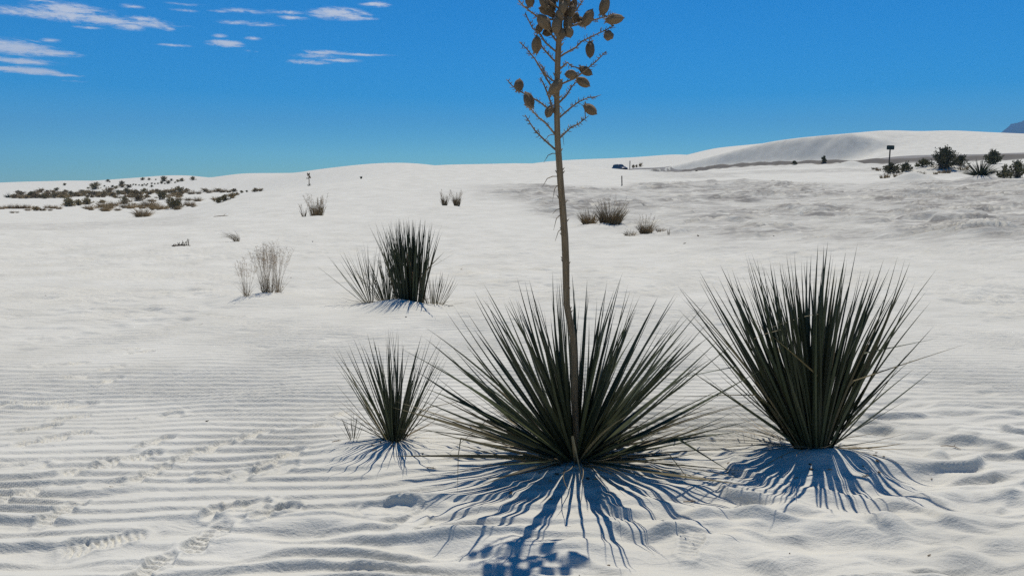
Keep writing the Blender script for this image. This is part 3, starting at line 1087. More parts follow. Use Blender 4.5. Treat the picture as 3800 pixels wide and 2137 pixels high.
def yucca(name, loc, label, n, length, theta_max, width=.016, lean=(0, 0), dry=20, group=None, theta_pow=.8, crown=.05, seed=1, low=0, dry_len=.5, length_fn=None, mats=('leaf_green', 'leaf_dry', 'leaf_half'), halfdry=.08, minlen=.62, sink=.03, front=.55, tail=False, clear=False):
    rg = random.Random(seed)
    root = empty(name, loc)
    tag(root, label, 'yucca', group)
    green = leaf_set('leaf', mats[0], width)
    half = leaf_set('leaf', mats[2], width * .9)
    dryset = leaf_set('dry_leaf', mats[1], width * .75, curves=(-.12, .02, .12, .2), sides=(-.1, .09))
    bent = [leaf_mesh('leaf', mats[0], width, .02, .01, kink=(.55, .35, .85)), leaf_mesh('leaf', mats[2], width * .9, .0, -.02, kink=(.68, -.2, .9)), leaf_mesh('leaf', mats[2], width, .05, .03, kink=(.4, .6, .7))]
    ga = math.pi * (3 - 5 ** .5)
    for i in range(n):
        f = (i + .5) / n
        th = theta_max * f ** theta_pow + rg.gauss(0, .035)
        th = abs(th)
        ph = i * ga + rg.gauss(0, .16)
        short = 1.0
        if tail and i % 7 == 3:
            th = theta_max * rg.uniform(1.05, 1.75)
            short = rg.uniform(.55, .86)
        L = short * length * rg.uniform(minlen + (1 - minlen) * .55, 1.03) if rg.random() > .16 else length * rg.uniform(minlen * .7, minlen + .2)
        if length_fn:
            L *= length_fn(th, ph)
        fy = math.sin(th) * math.sin(ph)
        fy *= front if fy < 0 else .85
        x, y, z = math.sin(th) * math.cos(ph) + lean[0], fy + lean[1], math.cos(th)
        if clear and fy < .02 and abs(x - .0) < .15 and z > .6:
            x = math.copysign(rg.uniform(.13, .24), x)
        th2, ph2 = math.atan2(math.hypot(x, y), z), math.atan2(y, x)
        k = crown * (.25 + .9 * f)
        base = Vector((math.cos(ph) * k, math.sin(ph) * k, -sink + .03 * (1 - f)))
        me = rg.choice(half) if (f > .72 and rg.random() < halfdry * 3) else rg.choice(green)
        if n > 60 and rg.random() < .03 + .05 * (f > .8):
            me = rg.choice(bent)
        # keep the tip above the sand
        for _ in range(10):
            tx, ty = loc[0] + base.x + math.sin(th2) * math.cos(ph2) * L, loc[1] + base.y + math.sin(th2) * math.sin(ph2) * L
            if loc[2] + base.z + math.cos(th2) * L > cheap_gz(tx, ty) + .02:
                break
            th2 -= .03
        o = link('leaf', me, root, mat4=leaf_matrix(base, th2, ph2, L, rg.gauss(0, .5)))
    for i in range(low):          # half-fallen leaves around the skirt
        ph = rg.uniform(0, 2 * math.pi)
        L = length * rg.uniform(.5, .92)
        th = R(rg.uniform(76, 90))
        base = Vector((math.cos(ph) * crown * 1.3, math.sin(ph) * crown * 1.3, .0))
        for _ in range(12):
            tx, ty = loc[0] + math.sin(th) * math.cos(ph) * L, loc[1] + math.sin(th) * math.sin(ph) * L
            if loc[2] + base.z + math.cos(th) * L > cheap_gz(tx, ty) + .012:
                break
            th -= .025
        me = rg.choice(half if rg.random() < .55 else (dryset if rg.random() < .6 else green))
        link('leaf', me, root, mat4=leaf_matrix(base, th, ph, L, rg.gauss(0, .8)))
    for i in range(dry):
        ph = rg.uniform(0, 2 * math.pi)
        L = dry_len * rg.uniform(.45, 1.1)
        k = crown * rg.uniform(.9, 2.2)
        bx, by = math.cos(ph) * k, math.sin(ph) * k
        bz = cheap_gz(loc[0] + bx, loc[1] + by) - loc[2] + .012
        th = R(rg.uniform(70, 92))
        for _ in range(14):
            tx, ty = loc[0] + bx + math.sin(th) * math.cos(ph) * L, loc[1] + by + math.sin(th) * math.sin(ph) * L
            if loc[2] + bz + math.cos(th) * L > cheap_gz(tx, ty) + .006:
                break
            th -= .03
        link('dry_leaf', rg.choice(dryset), root, mat4=leaf_matrix(Vector((bx, by, bz)), th, ph + rg.gauss(0, .3), L, rg.gauss(0, .8)))
    return root


# a fine height table round the near plants, so leaves can be laid on the sand quickly
_tx = np.arange(-4.2, 4.6, .03)
_ty = np.arange(2.2, 9.6, .03)
_GX, _GY = np.meshgrid(_tx, _ty)
_GZ = height(_GX.ravel(), _GY.ravel()).reshape(_GX.shape)


def cheap_gz(x, y):
    i, j = (x - _tx[0]) / .03, (y - _ty[0]) / .03
    if 0 <= i < len(_tx) - 1 and 0 <= j < len(_ty) - 1:
        i0, j0 = int(i), int(j)
        a, b = i - i0, j - j0
        return float(_GZ[j0, i0] * (1 - a) * (1 - b) + _GZ[j0, i0 + 1] * a * (1 - b) + _GZ[j0 + 1, i0] * (1 - a) * b + _GZ[j0 + 1, i0 + 1] * a * b)
    return gz(x, y)


def main_len(th, ph):
    d = math.degrees(th)
    if d < 30:
        return .93
    if d < 55:
        return 1.0
    return 1.0 - (d - 55) / 30 * .18


mx_, my_ = P_MAIN
MAIN = yucca('yucca', (mx_, my_, cheap_gz(mx_, my_)), 'broad dark green yucca with the tall dry seed stalk rising from its middle', 225, 1.02, R(78), width=.0215, dry=52, low=30, crown=.055, seed=4, length_fn=main_len, clear=True, theta_pow=.72, dry_len=.55, halfdry=.15)
rx_, ry_ = P_RIGHT
RIGHT = yucca('yucca', (rx_, ry_, cheap_gz(rx_, ry_)), 'tall upright dark green yucca without stalk beside the stalked yucca', 205, 1.08, R(33.5), width=.0195, lean=(-.11, .0), tail=True, front=.38, dry=40, low=0, crown=.075, seed=9, theta_pow=.62, dry_len=.42, halfdry=.06)
sx_, sy_ = P_SMALL
SMALL = yucca('yucca', (sx_, sy_, cheap_gz(sx_, sy_)), 'small slender dark yucca with thin upright leaves between stalked yucca and shoe prints', 92, .62, R(38), width=.0170, lean=(0, 0), tail=True, front=.45, dry=22, low=2, crown=.035, seed=14, theta_pow=.62, dry_len=.26, halfdry=.05)


# ------------------------------------------------------------------ seed stalk of the broad yucca
def build_stalk(root):
    base = root.location.copy()
    Y0 = base.y
    K = 500 / 1294.0

    def S(cx, cy, dy=0.0):
        p = at_depth(1850 + cx * K, cy * K, Y0 + dy - lean_y(cy * K))
        return p - base

    def lean_y(py):
        return .055 + .05 * max(0.0, (1745 - py) / 1345.0) ** 1.2

    def P(px, py, dy=0.0):
        return at_depth(px, py, Y0 + dy - lean_y(py)) - base
    line = [(2142, 1745, 24), (2138, 1600, 24), (2131, 1480, 24), (2131, 1400, 24), (2130, 1320, 24), (2125, 1250, 23), (2113, 1185, 24), (2103, 1130, 24), (2101, 1060, 24), (2100, 980, 25), (2096, 880, 25), (2088, 770, 24), (2081, 690, 23), (2074, 590, 22), (2069, 520, 21), (2067, 430, 20), (2066, 360, 19), (2068, 290, 19), (2070, 220, 20), (2074, 150, 20), (2078, 80, 17), (2082, 10, 15), (2086, -80, 13), (2090, -180, 11), (2093, -280, 9), (2096, -380, 6), (2098, -450, 3)]
    mb = MB()
    pts = [P(x, y) for x, y, w in line]
    sc = Y0 / F
    mb.tube(pts, [w * .5 * sc * 1.04 for x, y, w in line], n=12)
    stalk = mb.build('flower_stalk', 'stalk', root, smooth=True)
    rg = random.Random(3)

    def along(pts, f):
        ls = [(pts[i + 1] - pts[i]).length for i in range(len(pts) - 1)]
        t = f * sum(ls)
        for i, l in enumerate(ls):
            if t <= l or i == len(ls) - 1:
                return pts[i].lerp(pts[i + 1], min(1, t / l)), (pts[i + 1] - pts[i]).normalized()
            t -= l
    # bracts and stubs left on the stalk
    for k in range(38):
        f = rg.uniform(.22, .97)
        p, tdir = along(pts, f)
        ang = rg.choice([rg.uniform(-.5, .5), rg.uniform(2.6, 3.7), rg.uniform(0, 6.28)])
        out = Vector((math.cos(ang), math.sin(ang), 0))
        b = MB()
        w0 = .5 * sc * 22
        L = rg.uniform(.010, .022)
        b.tube([p + out * (w0 * .6), p + out * (w0 * 1.02) + Vector((0, 0, .004)), p + out * (w0 + L * .6) + Vector((0, 0, .010 + L * .3))], [.005, .0045, .0008], n=5)
        b.build('bract', 'bract', stalk)
    for (x, y, ddx, ddy) in ((2050, 655, -38, 40), (2066, 690, -16, 60), (2078, 775, -28, 20), (2076, 800, -22, 55), (2084, 850, -24, 45), (2050, 570, -32, 34), (2085, 500, 8, 40), (2078, 395, 12, 24), (2046, 500, -22, 22)):
        b = MB()
        p0 = P(x, y, -.01)
        p1 = P(x + ddx * .5, y + ddy * .2, -.02)
        p2 = P(x + ddx, y + ddy, -.03)
        pa, _ = min(((q, 0) for q in pts), key=lambda q: (q[0] - p0).length)
        b.tube([p0.lerp(Vector((pa.x, pa.y, p0.z)), .8), p0, p1, p2], [.0016, .0022, .0018, .0006], n=4)
        b.build('dry_bract', 'stalk', stalk)
    branches = [
        [(548, 1440), (440, 1345), (350, 1255), (300, 1180), (255, 1105)],
        [(585, 1330), (690, 1230), (770, 1190), (835, 1140)],
        [(550, 1300), (460, 1190), (385, 1130), (310, 1050), (245, 1005)],
        [(575, 1140), (690, 1040), (770, 980), (860, 940), (945, 930)],
        [(555, 1095), (470, 1040), (400, 985), (330, 945), (200, 875), (130, 825), (85, 770)],
        [(555, 1120), (515, 1020), (470, 900), (430, 800), (400, 745)],
        [(570, 1000), (650, 920), (700, 840), (740, 795), (800, 770)],
        [(555, 880), (500, 820), (420, 690), (350, 570), (270, 470), (200, 405)],
        [(555, 790), (520, 775), (450, 720), (410, 620)],
        [(565, 820), (625, 800), (740, 750), (830, 680), (940, 590), (1035, 495)],
        [(575, 560), (630, 520), (740, 460), (800, 400), (900, 350), (1000, 305), (1110, 250)],
        [(570, 510), (530, 480), (450, 410), (380, 300), (330, 280), (290, 200), (255, 130)],
        [(590, 300), (700, 255), (800, 215), (930, 190), (1040, 160), (1110, 130)],
        [(565, 610), (520, 570), (430, 470), (390, 400), (345, 330)],
        [(575, 200), (520, 190), (400, 180), (300, 110), (240, 60), (190, 0), (170, -60)],
        [(590, 200), (700, 150), (760, 80), (800, 20), (820, -60)],
        [(570, 680), (620, 640), (660, 600), (700, 640), (770, 655)],
        [(600, 100), (480, 10), (380, -90), (330, -180)],
        [(600, 60), (760, -60), (900, -120), (990, -160)],
        [(610, -80), (500, -190), (430, -300)],
        [(615, -120), (720, -230), (800, -340)],
        [(620, -300), (540, -420), (500, -500)],
        [(625, -340), (700, -460), (740, -560)],
        [(580, 440), (600, 380), (660, 330), (700, 290)],
        [(575, 420), (520, 350), (480, 290), (440, 220)],
    ]
    bl = []
    for bi, br in enumerate(branches):
        dep = rg.uniform(-.16, .16)
        if bi in (12, 10, 4, 7):
            dep = rg.uniform(-.05, .05)
        n = len(br)
        L0 = abs(br[-1][0] - br[0][0]) / 500
        q = [S(x, y, dep * L0 * (i / (n - 1))) for i, (x, y) in enumerate(br)]
        b = MB()
        b.tube(q, [.0050 - .0028 * i / (n - 1) for i in range(n)], n=6)
        # short hooked pedicels left along the branch
        ns = int(8 + 13 * L0)
        for k in range(ns):
            f = .18 + .82 * (k + rg.random() * .6) / ns
            p, td = along(q, min(f, .995))
            for s_ in range(rg.choice((1, 2, 2, 3))):
                dv = Vector((rg.gauss(0, 1), rg.gauss(0, .8), rg.gauss(.3, .8))).normalized()
                dv = (dv - td * dv.dot(td) * .6).normalized()
                l_ = rg.uniform(.009, .022)
                b.tube([p, p + dv * l_ * .6, p + dv * l_ + td * l_ * .35], [.0022, .0016, .0011], n=4)
        o = b.build('branch', 'twig', stalk, smooth=True)
        bl.append(q)
    # seed pods: crop x, y, long size, wide size, axis angle in the picture (tip direction, degrees, 0 = right, 90 = up)
    pods = [
        (455, 95, 145, 100, 170, .02), (300, 5, 110, 90, 100, 0), (510, 35, 120, 85, 110, .03), (432, 208, 165, 112, 132, -.04), (556, 245, 160, 98, 92, -.06), (395, 268, 100, 78, 60, .03), (470, 312, 110, 85, 200, .02),
        (655, 20, 120, 82, 70, -.03), (650, 115, 115, 85, 95, .03), (700, 105, 120, 70, 75, .0), (665, 222, 140, 92, 85, -.02), (676, 315, 105, 92, -70, -.03), (790, 205, 100, 80, 120, .03), (862, 168, 168, 105, 62, -.02),
        (1018, 52, 168, 108, 75, 0), (1122, 186, 172, 100, 8, 0), (1060, 345, 108, 100, -40, .0), (364, 425, 155, 106, 85, -.02), (880, 485, 158, 95, 268, 0), (690, 716, 118, 92, 180, .0), (842, 686, 140, 88, -28, .02), (818, 796, 142, 96, -28, -.03),
        (620, 70, 120, 80, 80, -.06), (585, 150, 120, 80, 100, -.05), (720, 45, 110, 75, 60, .04), (500, 120, 110, 75, 130, .05), (430, 20, 115, 80, 120, -.03), (610, 330, 95, 70, -80, -.05), (740, 170, 105, 75, 70, .05),
        (553, 832, 178, 112, 48, -.05), (196, 815, 118, 98, 82, 0), (288, 958, 160, 108, 112, -.02), (483, 1080, 115, 86, 250, -.02), (886, 1056, 148, 98, -38, 0),
        (380, -95, 140, 95, 110, 0), (900, -120, 150, 100, 40, 0), (430, -240, 140, 95, 120, 0), (760, -260, 150, 95, 60, 0), (560, -180, 140, 95, 90, -.04), (670, -60, 150, 95, 80, -.05), (540, -60, 140, 92, 100, .05), (600, -330, 130, 90, 95, .03), (520, -430, 120, 85, 110, 0), (700, -440, 120, 85, 70, 0),
    ]
    me_pods = []
    for v in range(4):
        rv = random.Random(40 + v)
        nu, nv = 24, 11
        b = MB()
        for j in range(nv):
            s = j / (nv - 1)
            zz = -.5 + .94 * s
            pr = (max(0.0, math.sin(math.pi * s)) ** .42) * .5 * (1.0 - .10 * s)
            if j == 0:
                pr = .2
            if j == nv - 1:
                pr = .09
            for i in range(nu):
                th = 2 * math.pi * i / nu
                lobe = 1.04 - .30 * abs(math.cos(th * 1.5 + .3)) ** 9 - .12 * abs(math.cos(th * 1.5 + .3 + math.pi / 2)) ** 12
                lobe += rv.gauss(0, .012)
                if v == 3 and j > nv - 4:
                    lobe *= 1 + .16 * math.cos(th * 3)
                b.v.append((pr * lobe * math.cos(th), pr * lobe * math.sin(th), zz))
        for j in range(nv - 1):
            for i in range(nu):
                q = j * nu
                b.f.append((q + i, q + (i + 1) % nu, q + nu + (i + 1) % nu, q + nu + i))
        k = len(b.v)
        b.v.append((0.03, .02, .53))
        b.f += [((nv - 1) * nu + i, (nv - 1) * nu + (i + 1) % nu, k) for i in range(nu)]
        b.f.append(tuple(range(nu))[::-1])
        me_pods.append(b.mesh('seed_pod', 'pod', smooth=True))
    b = MB()
    rv = random.Random(8)
    for i in range(9):
        th = 2 * math.pi * i / 9 + rv.gauss(0, .15)
        rr = rv.uniform(.24, .36)
        b.tube([(0, 0, -.47), (math.cos(th) * .17, math.sin(th) * .17, -.50), (math.cos(th) * rr, math.sin(th) * rr, -.56 + rv.uniform(-.14, .06))], [.06, .05, .015], n=4)
    me_husk = b.mesh('husk', 'husk')
    allp = [(p, q) for q in bl for p in q]
    for (cx, cy, lg, wd, ang, dy) in pods:
        c0 = S(cx, cy, 0)
        # hang the pod from the nearest branch point
        bestq, bd = None, 9
        for q in bl:
            for f in np.linspace(.1, 1, 24):
                p, td = along(q, float(f))
                dd = math.hypot(p.x - c0.x, p.z - c0.z)
                if dd < bd:
                    bd, bestq = dd, p
        ddy = bestq.y + dy
        c = S(cx, cy, 0)
        c = at_depth(1850 + cx * K, cy * K, Y0 + ddy) - base
        px_m = (Y0 + ddy) / F * 1.0
        Lm, Wm = lg * K * px_m, wd * K * px_m
        ax = Vector((math.cos(R(ang)), rg.uniform(-.25, .1) + (-1.4 if (cx, cy) == (1060, 345) else 0), math.sin(R(ang)))).normalized()
        rot = ax.to_track_quat('Z', 'Y').to_matrix().to_4x4() @ Matrix.Rotation(rg.uniform(0, 6.28), 4, 'Z')
        m = Matrix.Translation(c) @ rot @ Matrix.Diagonal((Wm, Wm, Lm, 1))
        link('seed_pod', rg.choice(me_pods), stalk, mat4=m)
        link('husk', me_husk, stalk, mat4=m)
        b = MB()
        foot = c - ax * Lm * .49
        b.tube([bestq, bestq.lerp(foot, .5) + Vector((0, 0, -.004)), foot], [.0024, .0024, .004], n=5)
        b.build('pedicel', 'twig', stalk)


build_stalk(MAIN)


# ------------------------------------------------------------------ grass and shrubs
def blade(mb, p0, d, L, w, bend, rg, n=3, droop=0.0):
    """a slim three-sided blade"""
    d = d.normalized()
    side = d.cross(Vector((0, 0, 1)))
    if side.length < .05:
        side = Vector((1, 0, 0))
    side.normalize()
    pts, rad = [], []
    for i in range(n + 1):
        s = i / n
        pts.append(p0 + d * L * s + bend * (s * s) * L + Vector((0, 0, -droop * s ** 3 * L)))
        rad.append(w * (1 - .85 * s))
    mb.tube(pts, rad, n=3, cap=False)


def grass_mesh(seed, n, h, spread, w, base_r, mat='grass_tan', name='blades', droop=.15, wind=(0, 0), hvar=.45, split=None):
    rg = random.Random(seed)
    mb = MB()
    for i in range(n):
        th = spread * math.sqrt(rg.random())
        ph = rg.uniform(0, 6.283)
        d = Vector((math.sin(th) * math.cos(ph), math.sin(th) * math.sin(ph), math.cos(th)))
        b = base_r * math.sqrt(rg.random())
        a2 = ph + rg.gauss(0, .8)
        p0 = Vector((b * math.cos(a2), b * math.sin(a2), -.02))
        L = h * rg.uniform(1 - hvar, 1)
        bend = Vector((rg.gauss(0, .07) + wind[0], rg.gauss(0, .07) + wind[1], 0)) + Vector((d.x, d.y, 0)) * .18
        blade(mb, p0, d, L, w * rg.uniform(.7, 1.2), bend, rg, droop=droop * rg.random())
    return mb.mesh(name, mat)


def seed_mesh(seed, n, h, spread, size, base_r, wind=(0, 0), culm_w=.0012):
    """airy flower heads: culms with short fine side twigs"""
    rg = random.Random(seed)
    mb = MB()
    for i in range(n):
        th = spread * math.sqrt(rg.random())
        ph = rg.uniform(0, 6.283)
        d = Vector((math.sin(th) * math.cos(ph) + wind[0], math.sin(th) * math.sin(ph), math.cos(th))).normalized()
        b = base_r * math.sqrt(rg.random())
        p0 = Vector((b * math.cos(ph), b * math.sin(ph), -.02))
        L = h * rg.uniform(.7, 1)
        bend = Vector((rg.gauss(0, .06), rg.gauss(0, .06), 0))
        pts = [p0 + d * L * s + bend * s * s * L for s in (0, .35, .7, 1.0)]
        mb.tube(pts, [culm_w * 1.2, culm_w, culm_w * .8, culm_w * .5], n=3, cap=False)
        for k in range(rg.randint(10, 18)):
            s = rg.uniform(.62, 1.0)
            p = p0 + d * L * s + bend * s * s * L
            dv = Vector((rg.gauss(0, .7), rg.gauss(0, .7), rg.gauss(.7, .4))).normalized()
            l_ = size * rg.uniform(.4, 1) * (1.25 - s * .8)
            mb.tube([p, p + dv * l_], [culm_w * .55, culm_w * .45], n=3, cap=False)
            for q in range(2):
                pp = p + dv * l_ * rg.uniform(.5, 1)
                d2 = Vector((rg.gauss(0, 1), rg.gauss(0, 1), rg.gauss(0, 1))).normalized() * l_ * .25
                mb.tube([pp, pp + d2], [culm_w * .9, culm_w * .3], n=3, cap=False)
    return mb.mesh('seed_heads', 'grass_seed')


def shrub_meshes(seed, h, rad, stems, leaves, leaf, mat, upright=.5, tuft=True):
    rg = random.Random(seed)
    st, fo = MB(), MB()
    ends = []
    lop = [(rg.uniform(0, 6.28), rg.uniform(.7, 1.15)) for _ in range(5)]
    for i in range(stems):
        ph = rg.uniform(0, 6.283)
        u_ = rg.random() ** (.55 + .6 * upright)
        th = 1.5 * (1 - u_) if rg.random() > upright * .5 else .9 * rg.random()
        k_ = min(lop, key=lambda q: abs((q[0] - ph + 3.14159) % 6.28318 - 3.14159))[1] * rg.uniform(.8, 1.05)
        end = Vector((math.sin(th) * math.cos(ph) * rad, math.sin(th) * math.sin(ph) * rad, math.cos(th) * h)) * k_
        end.z = max(end.z, .06 * h)
        p0 = Vector((rg.gauss(0, rad * .16), rg.gauss(0, rad * .16), -.03 * h))
        mid = p0.lerp(end, .5) + Vector((rg.gauss(0, .05), rg.gauss(0, .05), .06)) * h
        st.tube([p0, mid, end], [.014 * h, .010 * h, .005 * h], n=4, cap=False)
        ends.append((p0.lerp(mid, .45), mid))
        ends.append((mid, end))
        for k in range(3):
            a_ = p0.lerp(mid, rg.uniform(.4, 1)) if k == 0 else mid.lerp(end, rg.uniform(0, .7))
            e2 = a_.lerp(end, .6) + Vector((rg.gauss(0, .11) * rad, rg.gauss(0, .11) * rad, rg.gauss(.03, .08) * h))
            e2.z = max(e2.z, .03 * h)
            st.tube([a_, e2], [.006 * h, .003 * h], n=3, cap=False)
            ends.append((a_, e2))
    for i in range(leaves):
        a, b = rg.choice(ends)
        p = a.lerp(b, rg.uniform(.05, 1.06)) + Vector((rg.gauss(0, .03), rg.gauss(0, .03), rg.gauss(0, .03))) * h
        if p.z < .01:
            continue
        ax = ((b - a).normalized() + Vector((rg.gauss(0, .45), rg.gauss(0, .45), rg.gauss(.3, .45)))).normalized()
        sd_ = ax.cross(Vector((rg.gauss(0, 1), rg.gauss(0, 1), rg.gauss(0, 1)))).normalized()
        l_ = leaf * rg.uniform(.6, 1.3)
        wv = l_ * .24
        up_ = ax.cross(sd_) * wv * .5
        v = [tuple(p), tuple(p + ax * l_ * .5 + sd_ * wv), tuple(p + ax * l_), tuple(p + ax * l_ * .5 - sd_ * wv), tuple(p + ax * l_ * .5 + up_)]
        fo.add(v, [(0, 1, 4), (1, 2, 4), (2, 3, 4), (3, 0, 4)])
    return st.mesh('stems', 'wood_stem'), fo.mesh('foliage', mat)


def shrub_proto(*a, **k):
    return [('stems',) + (shrub_meshes(*a, **k)[0],), ('foliage',) + (shrub_meshes(*a, **k)[1],)]


def place(name, parts, x, y, label, cat, group=None, scale=1.0, rz=0.0, dz=0.0, sz=None):
    root = empty(name, (x, y, gz(x, y) + dz), rz)
    root.scale = (scale, scale, sz if sz else scale)
    tag(root, label, cat, group)
    for (pn, me) in parts:
        o = link(pn, me, root)
        o['kind'] = 'stuff'
    return root


def px_scale(px, py):
    x, y = hit(px, py)
    return x, y, math.hypot(x, y) / F      # metres per photograph pixel


# --- the yucca cluster further back
qx, qy = P_MID
mid_z = gz(qx, qy)
MID = yucca('yucca', (qx, qy + .02, mid_z), 'tall narrow yucca on a small shaded sand mound behind the slender small yucca', 165, 1.00, R(14), width=.020, lean=(-.03, 0), dry=8, low=0, crown=.15, seed=23, theta_pow=.55, dry_len=.35, halfdry=.02)
mb = MB()
p0 = at_depth(1540, 1110, qy) - MID.location
p1 = at_depth(1512, 945, qy - .1) - MID.location
mb.tube([p0, p0.lerp(p1, .5) + Vector((.012, 0, 0)), p1], [.022, .02, .017], n=8)
mb.build('broken_stalk', 'stalk', MID, smooth=True)
cx_, cy_ = hit(1435, 1128)
MID2 = yucca('yucca', (cx_, cy_, gz(cx_, cy_)), 'shorter leaning yucca joined to the tall narrow yucca', 55, .62, R(34), width=.02, lean=(-.12, 0), dry=6, crown=.09, seed=29, theta_pow=.6, dry_len=.4)
cx_, cy_ = hit(1372, 1128)
MID3 = yucca('yucca', (cx_, cy_, gz(cx_, cy_)), 'sparse yucca offshoot spreading its few thin leaves beside the leaning yucca', 26, .78, R(40), width=.014, lean=(-.26, 0), dry=9, crown=.05, seed=31, theta_pow=.6, dry_len=.5)
cx_, cy_ = hit(1612, 1142)
MID4 = yucca('yucca', (cx_, cy_, gz(cx_, cy_)), 'low half dry yucca offshoot with brownish short leaves', 34, .42, R(36), width=.026, lean=(.12, 0), dry=12, crown=.11, seed=37, theta_pow=.7, dry_len=.22, mats=('leaf_half', 'leaf_dry', 'leaf_dry'))
cx_, cy_ = hit(1312, 1668)
PUP = yucca('yucca', (cx_, cy_, gz(cx_, cy_)), 'tiny yucca sprout with brownish tips beside the slender small yucca', 15, .14, R(32), width=.035, dry=4, crown=.02, seed=41, dry_len=.08, mats=('leaf_half', 'leaf_dry', 'leaf_dry'), sink=.005)

# --- tall feathery grass
for i, (px, py, h, nb, nc, lab) in enumerate([
        (915, 1125, .48, 26, 8, 'small wiry grass tuft with few bent culms beside the feathery grass'),
        (985, 1113, .62, 34, 16, 'feathery dry grass tuft with the most pale seed heads'),
        (1005, 1110, .60, 26, 12, 'feathery dry grass tuft in the middle of its row'),
        (1032, 1103, .66, 26, 12, 'feathery dry grass tuft with long arching culms at the row end')]):
    x, y, s = px_scale(px, py)
    parts = [('blades', grass_mesh(100 + i, int(nb * .7), h * .55, R(36), .0022, .035, 'grass_olive', droop=.1)), ('culms', grass_mesh(120 + i, nc, h * .95, R(13), .0019, .03, 'grass_olive', droop=0, hvar=.25)), ('seed_heads', seed_mesh(140 + i, nc + 4, h * 1.12, R(17), .11, .03, wind=(.02, 0), culm_w=.0014))]
    place('grass_tuft', parts, x, y, lab, 'grass', 'feathery grass tufts behind the shoe prints')
# --- curled tuft and weed
x, y, s = px_scale(880, 897)
place('grass_tuft', [('blades', grass_mesh(160, 60, .36, R(30), .003, .05, 'grass_tan', wind=(-.75, 0), droop=.5, hvar=.3))], x, y, 'small curled tan grass tuft swept over by wind on bare sand', 'grass')
x, y, s = px_scale(672, 914)
wd = MB()
rg = random.Random(5)
for k in range(9):
    bx = -.17 + .04 * k + rg.gauss(0, .01)
    hh = .05 + .13 * (k / 9) * rg.uniform(.6, 1.1)
    wd.tube([(bx, rg.gauss(0, .02), -.02), (bx + .02, 0, hh * .6), (bx + .05 * rg.random(), 0, hh)], [.010, .009, .006], n=5)
wd.tube([(-.2, 0, .01), (0, .01, .025), (.2, 0, .012)], [.01, .02, .012], n=6)
o = wd.build('dead_weed', 'wood_stem', loc=(x, y, gz(x, y)))
tag(o, 'dead dark weed with stubby upright twigs on bare sand', 'weed')


# --- grass clumps on the middle slope
def clump(px, py, wpx, hpx, seed, label, mats=('grass_olive', 'grass_tan'), n=170, heads=0, group=None, spread=38):
    x, y, s = px_scale(px, py)
    h, rad = hpx * s, wpx * s * .5
    w = max(.0035, s * 1.1)
    parts = [('blades', grass_mesh(seed, n, h * .72, R(spread), w, rad * .55, mats[0], hvar=.5)), ('dry_blades', grass_mesh(seed + 1, int(n * .55), h, R(spread * .62), w * .7, rad * .5, mats[1], hvar=.4))]
    if heads:
        parts.append(('seed_heads', seed_mesh(seed + 2, heads, h * 1.15, R(20), h * .16, rad * .6, culm_w=w * .35)))
    return place('grass_clump', parts, x, y, label, 'grass', group)


clump(2185, 842, 85, 80, 200, 'brown bunchgrass clump next to the largest bunchgrass on the slope', n=110, spread=44)
clump(2265, 845, 130, 105, 210, 'largest brown bunchgrass clump with fine dry tops on the slope', n=240, heads=14, spread=42)
clump(2395, 868, 75, 70, 220, 'pale green fan shaped bunchgrass near the largest bunchgrass', n=110, heads=8, spread=46)
clump(2340, 876, 50, 38, 230, 'low bunchgrass tuft at the foot of the fan shaped bunchgrass', n=50, spread=60)
clump(2450, 864, 40, 34, 240, 'small thin bunchgrass tuft past the fan shaped bunchgrass', n=24, spread=45)
clump(2480, 872, 14, 40, 250, 'few bare upright grass stems past the fan shaped bunchgrass', n=6, spread=16)
clump(1175, 806, 80, 76, 260, 'wide tan grass clump with feathery tops on the middle sand slope', n=100, heads=22, spread=20)
clump(1128, 808, 30, 45, 265, 'thin leaning grass stems beside the wide feathery clump', n=12, heads=5, spread=30)
clump(1650, 770, 28, 56, 270, 'narrow upright grass tuft, slimmer of a pair', n=46, heads=8, spread=17)
clump(1695, 770, 36, 56, 280, 'narrow upright grass tuft, bushier of a pair', n=62, heads=8, spread=18)

# --- brush near the sign
SIGN_XY = hit(3298, 640)


def shrub(px, py, wpx, hpx, seed, label, mat='shrub_dark', name='desert_shrub', upright=.45, stems=34, leaves=1500, group=None, leafpx=6, r=None):
    if r is None:
        x, y, s = px_scale(px, py)
    else:
        a, t = az_t(px, py)
        x, y, s = r * math.sin(a), r * math.cos(a), r / F
    h, rad = hpx * s * .86, wpx * s * .46
    st, fo = shrub_meshes(seed, h, rad, stems, leaves, leafpx * s, mat, upright)
    return place(name, [('stems', st), ('foliage', fo)], x, y, label, 'shrub', group)


shrub(3500, 640, 118, 82, 300, 'largest dark desert shrub with a lopsided crown on a sandy hump', leaves=3200, stems=70, upright=.35)
shrub(3560, 636, 70, 40, 302, 'dark shrub skirt spilling off the sandy hump beside the largest shrub', leaves=900, stems=30, upright=.2)
shrub(3684, 610, 70, 46, 305, 'round dense dark shrub standing alone near the road', leaves=1900, stems=46, upright=.4)
shrub(3300, 646, 92, 36, 310, 'low green shrub at the foot of the sign', 'shrub_dark_olive', leaves=1300, stems=40, upright=.5)
shrub(3362, 640, 52, 30, 315, 'low green shrub next to the one below the sign', 'shrub_dark_olive', leaves=900, stems=30, upright=.5)
shrub(3425, 638, 52, 26, 320, 'low olive shrub between the sign and the largest shrub', 'shrub_dark_olive', leaves=900, stems=30, upright=.5)
shrub(3725, 664, 60, 42, 325, 'wide olive shrub behind the round dark yucca', 'shrub_dark_olive', leaves=1100, stems=34, upright=.5)
shrub(3775, 660, 62, 56, 330, 'spiky dark green shrub touching the wide olive shrub', leaves=1200, stems=60, upright=.5)
shrub(3400, 668, 62, 22, 335, 'dark matted shrub growing over a small sand hump', leaves=700, stems=30, upright=.15)
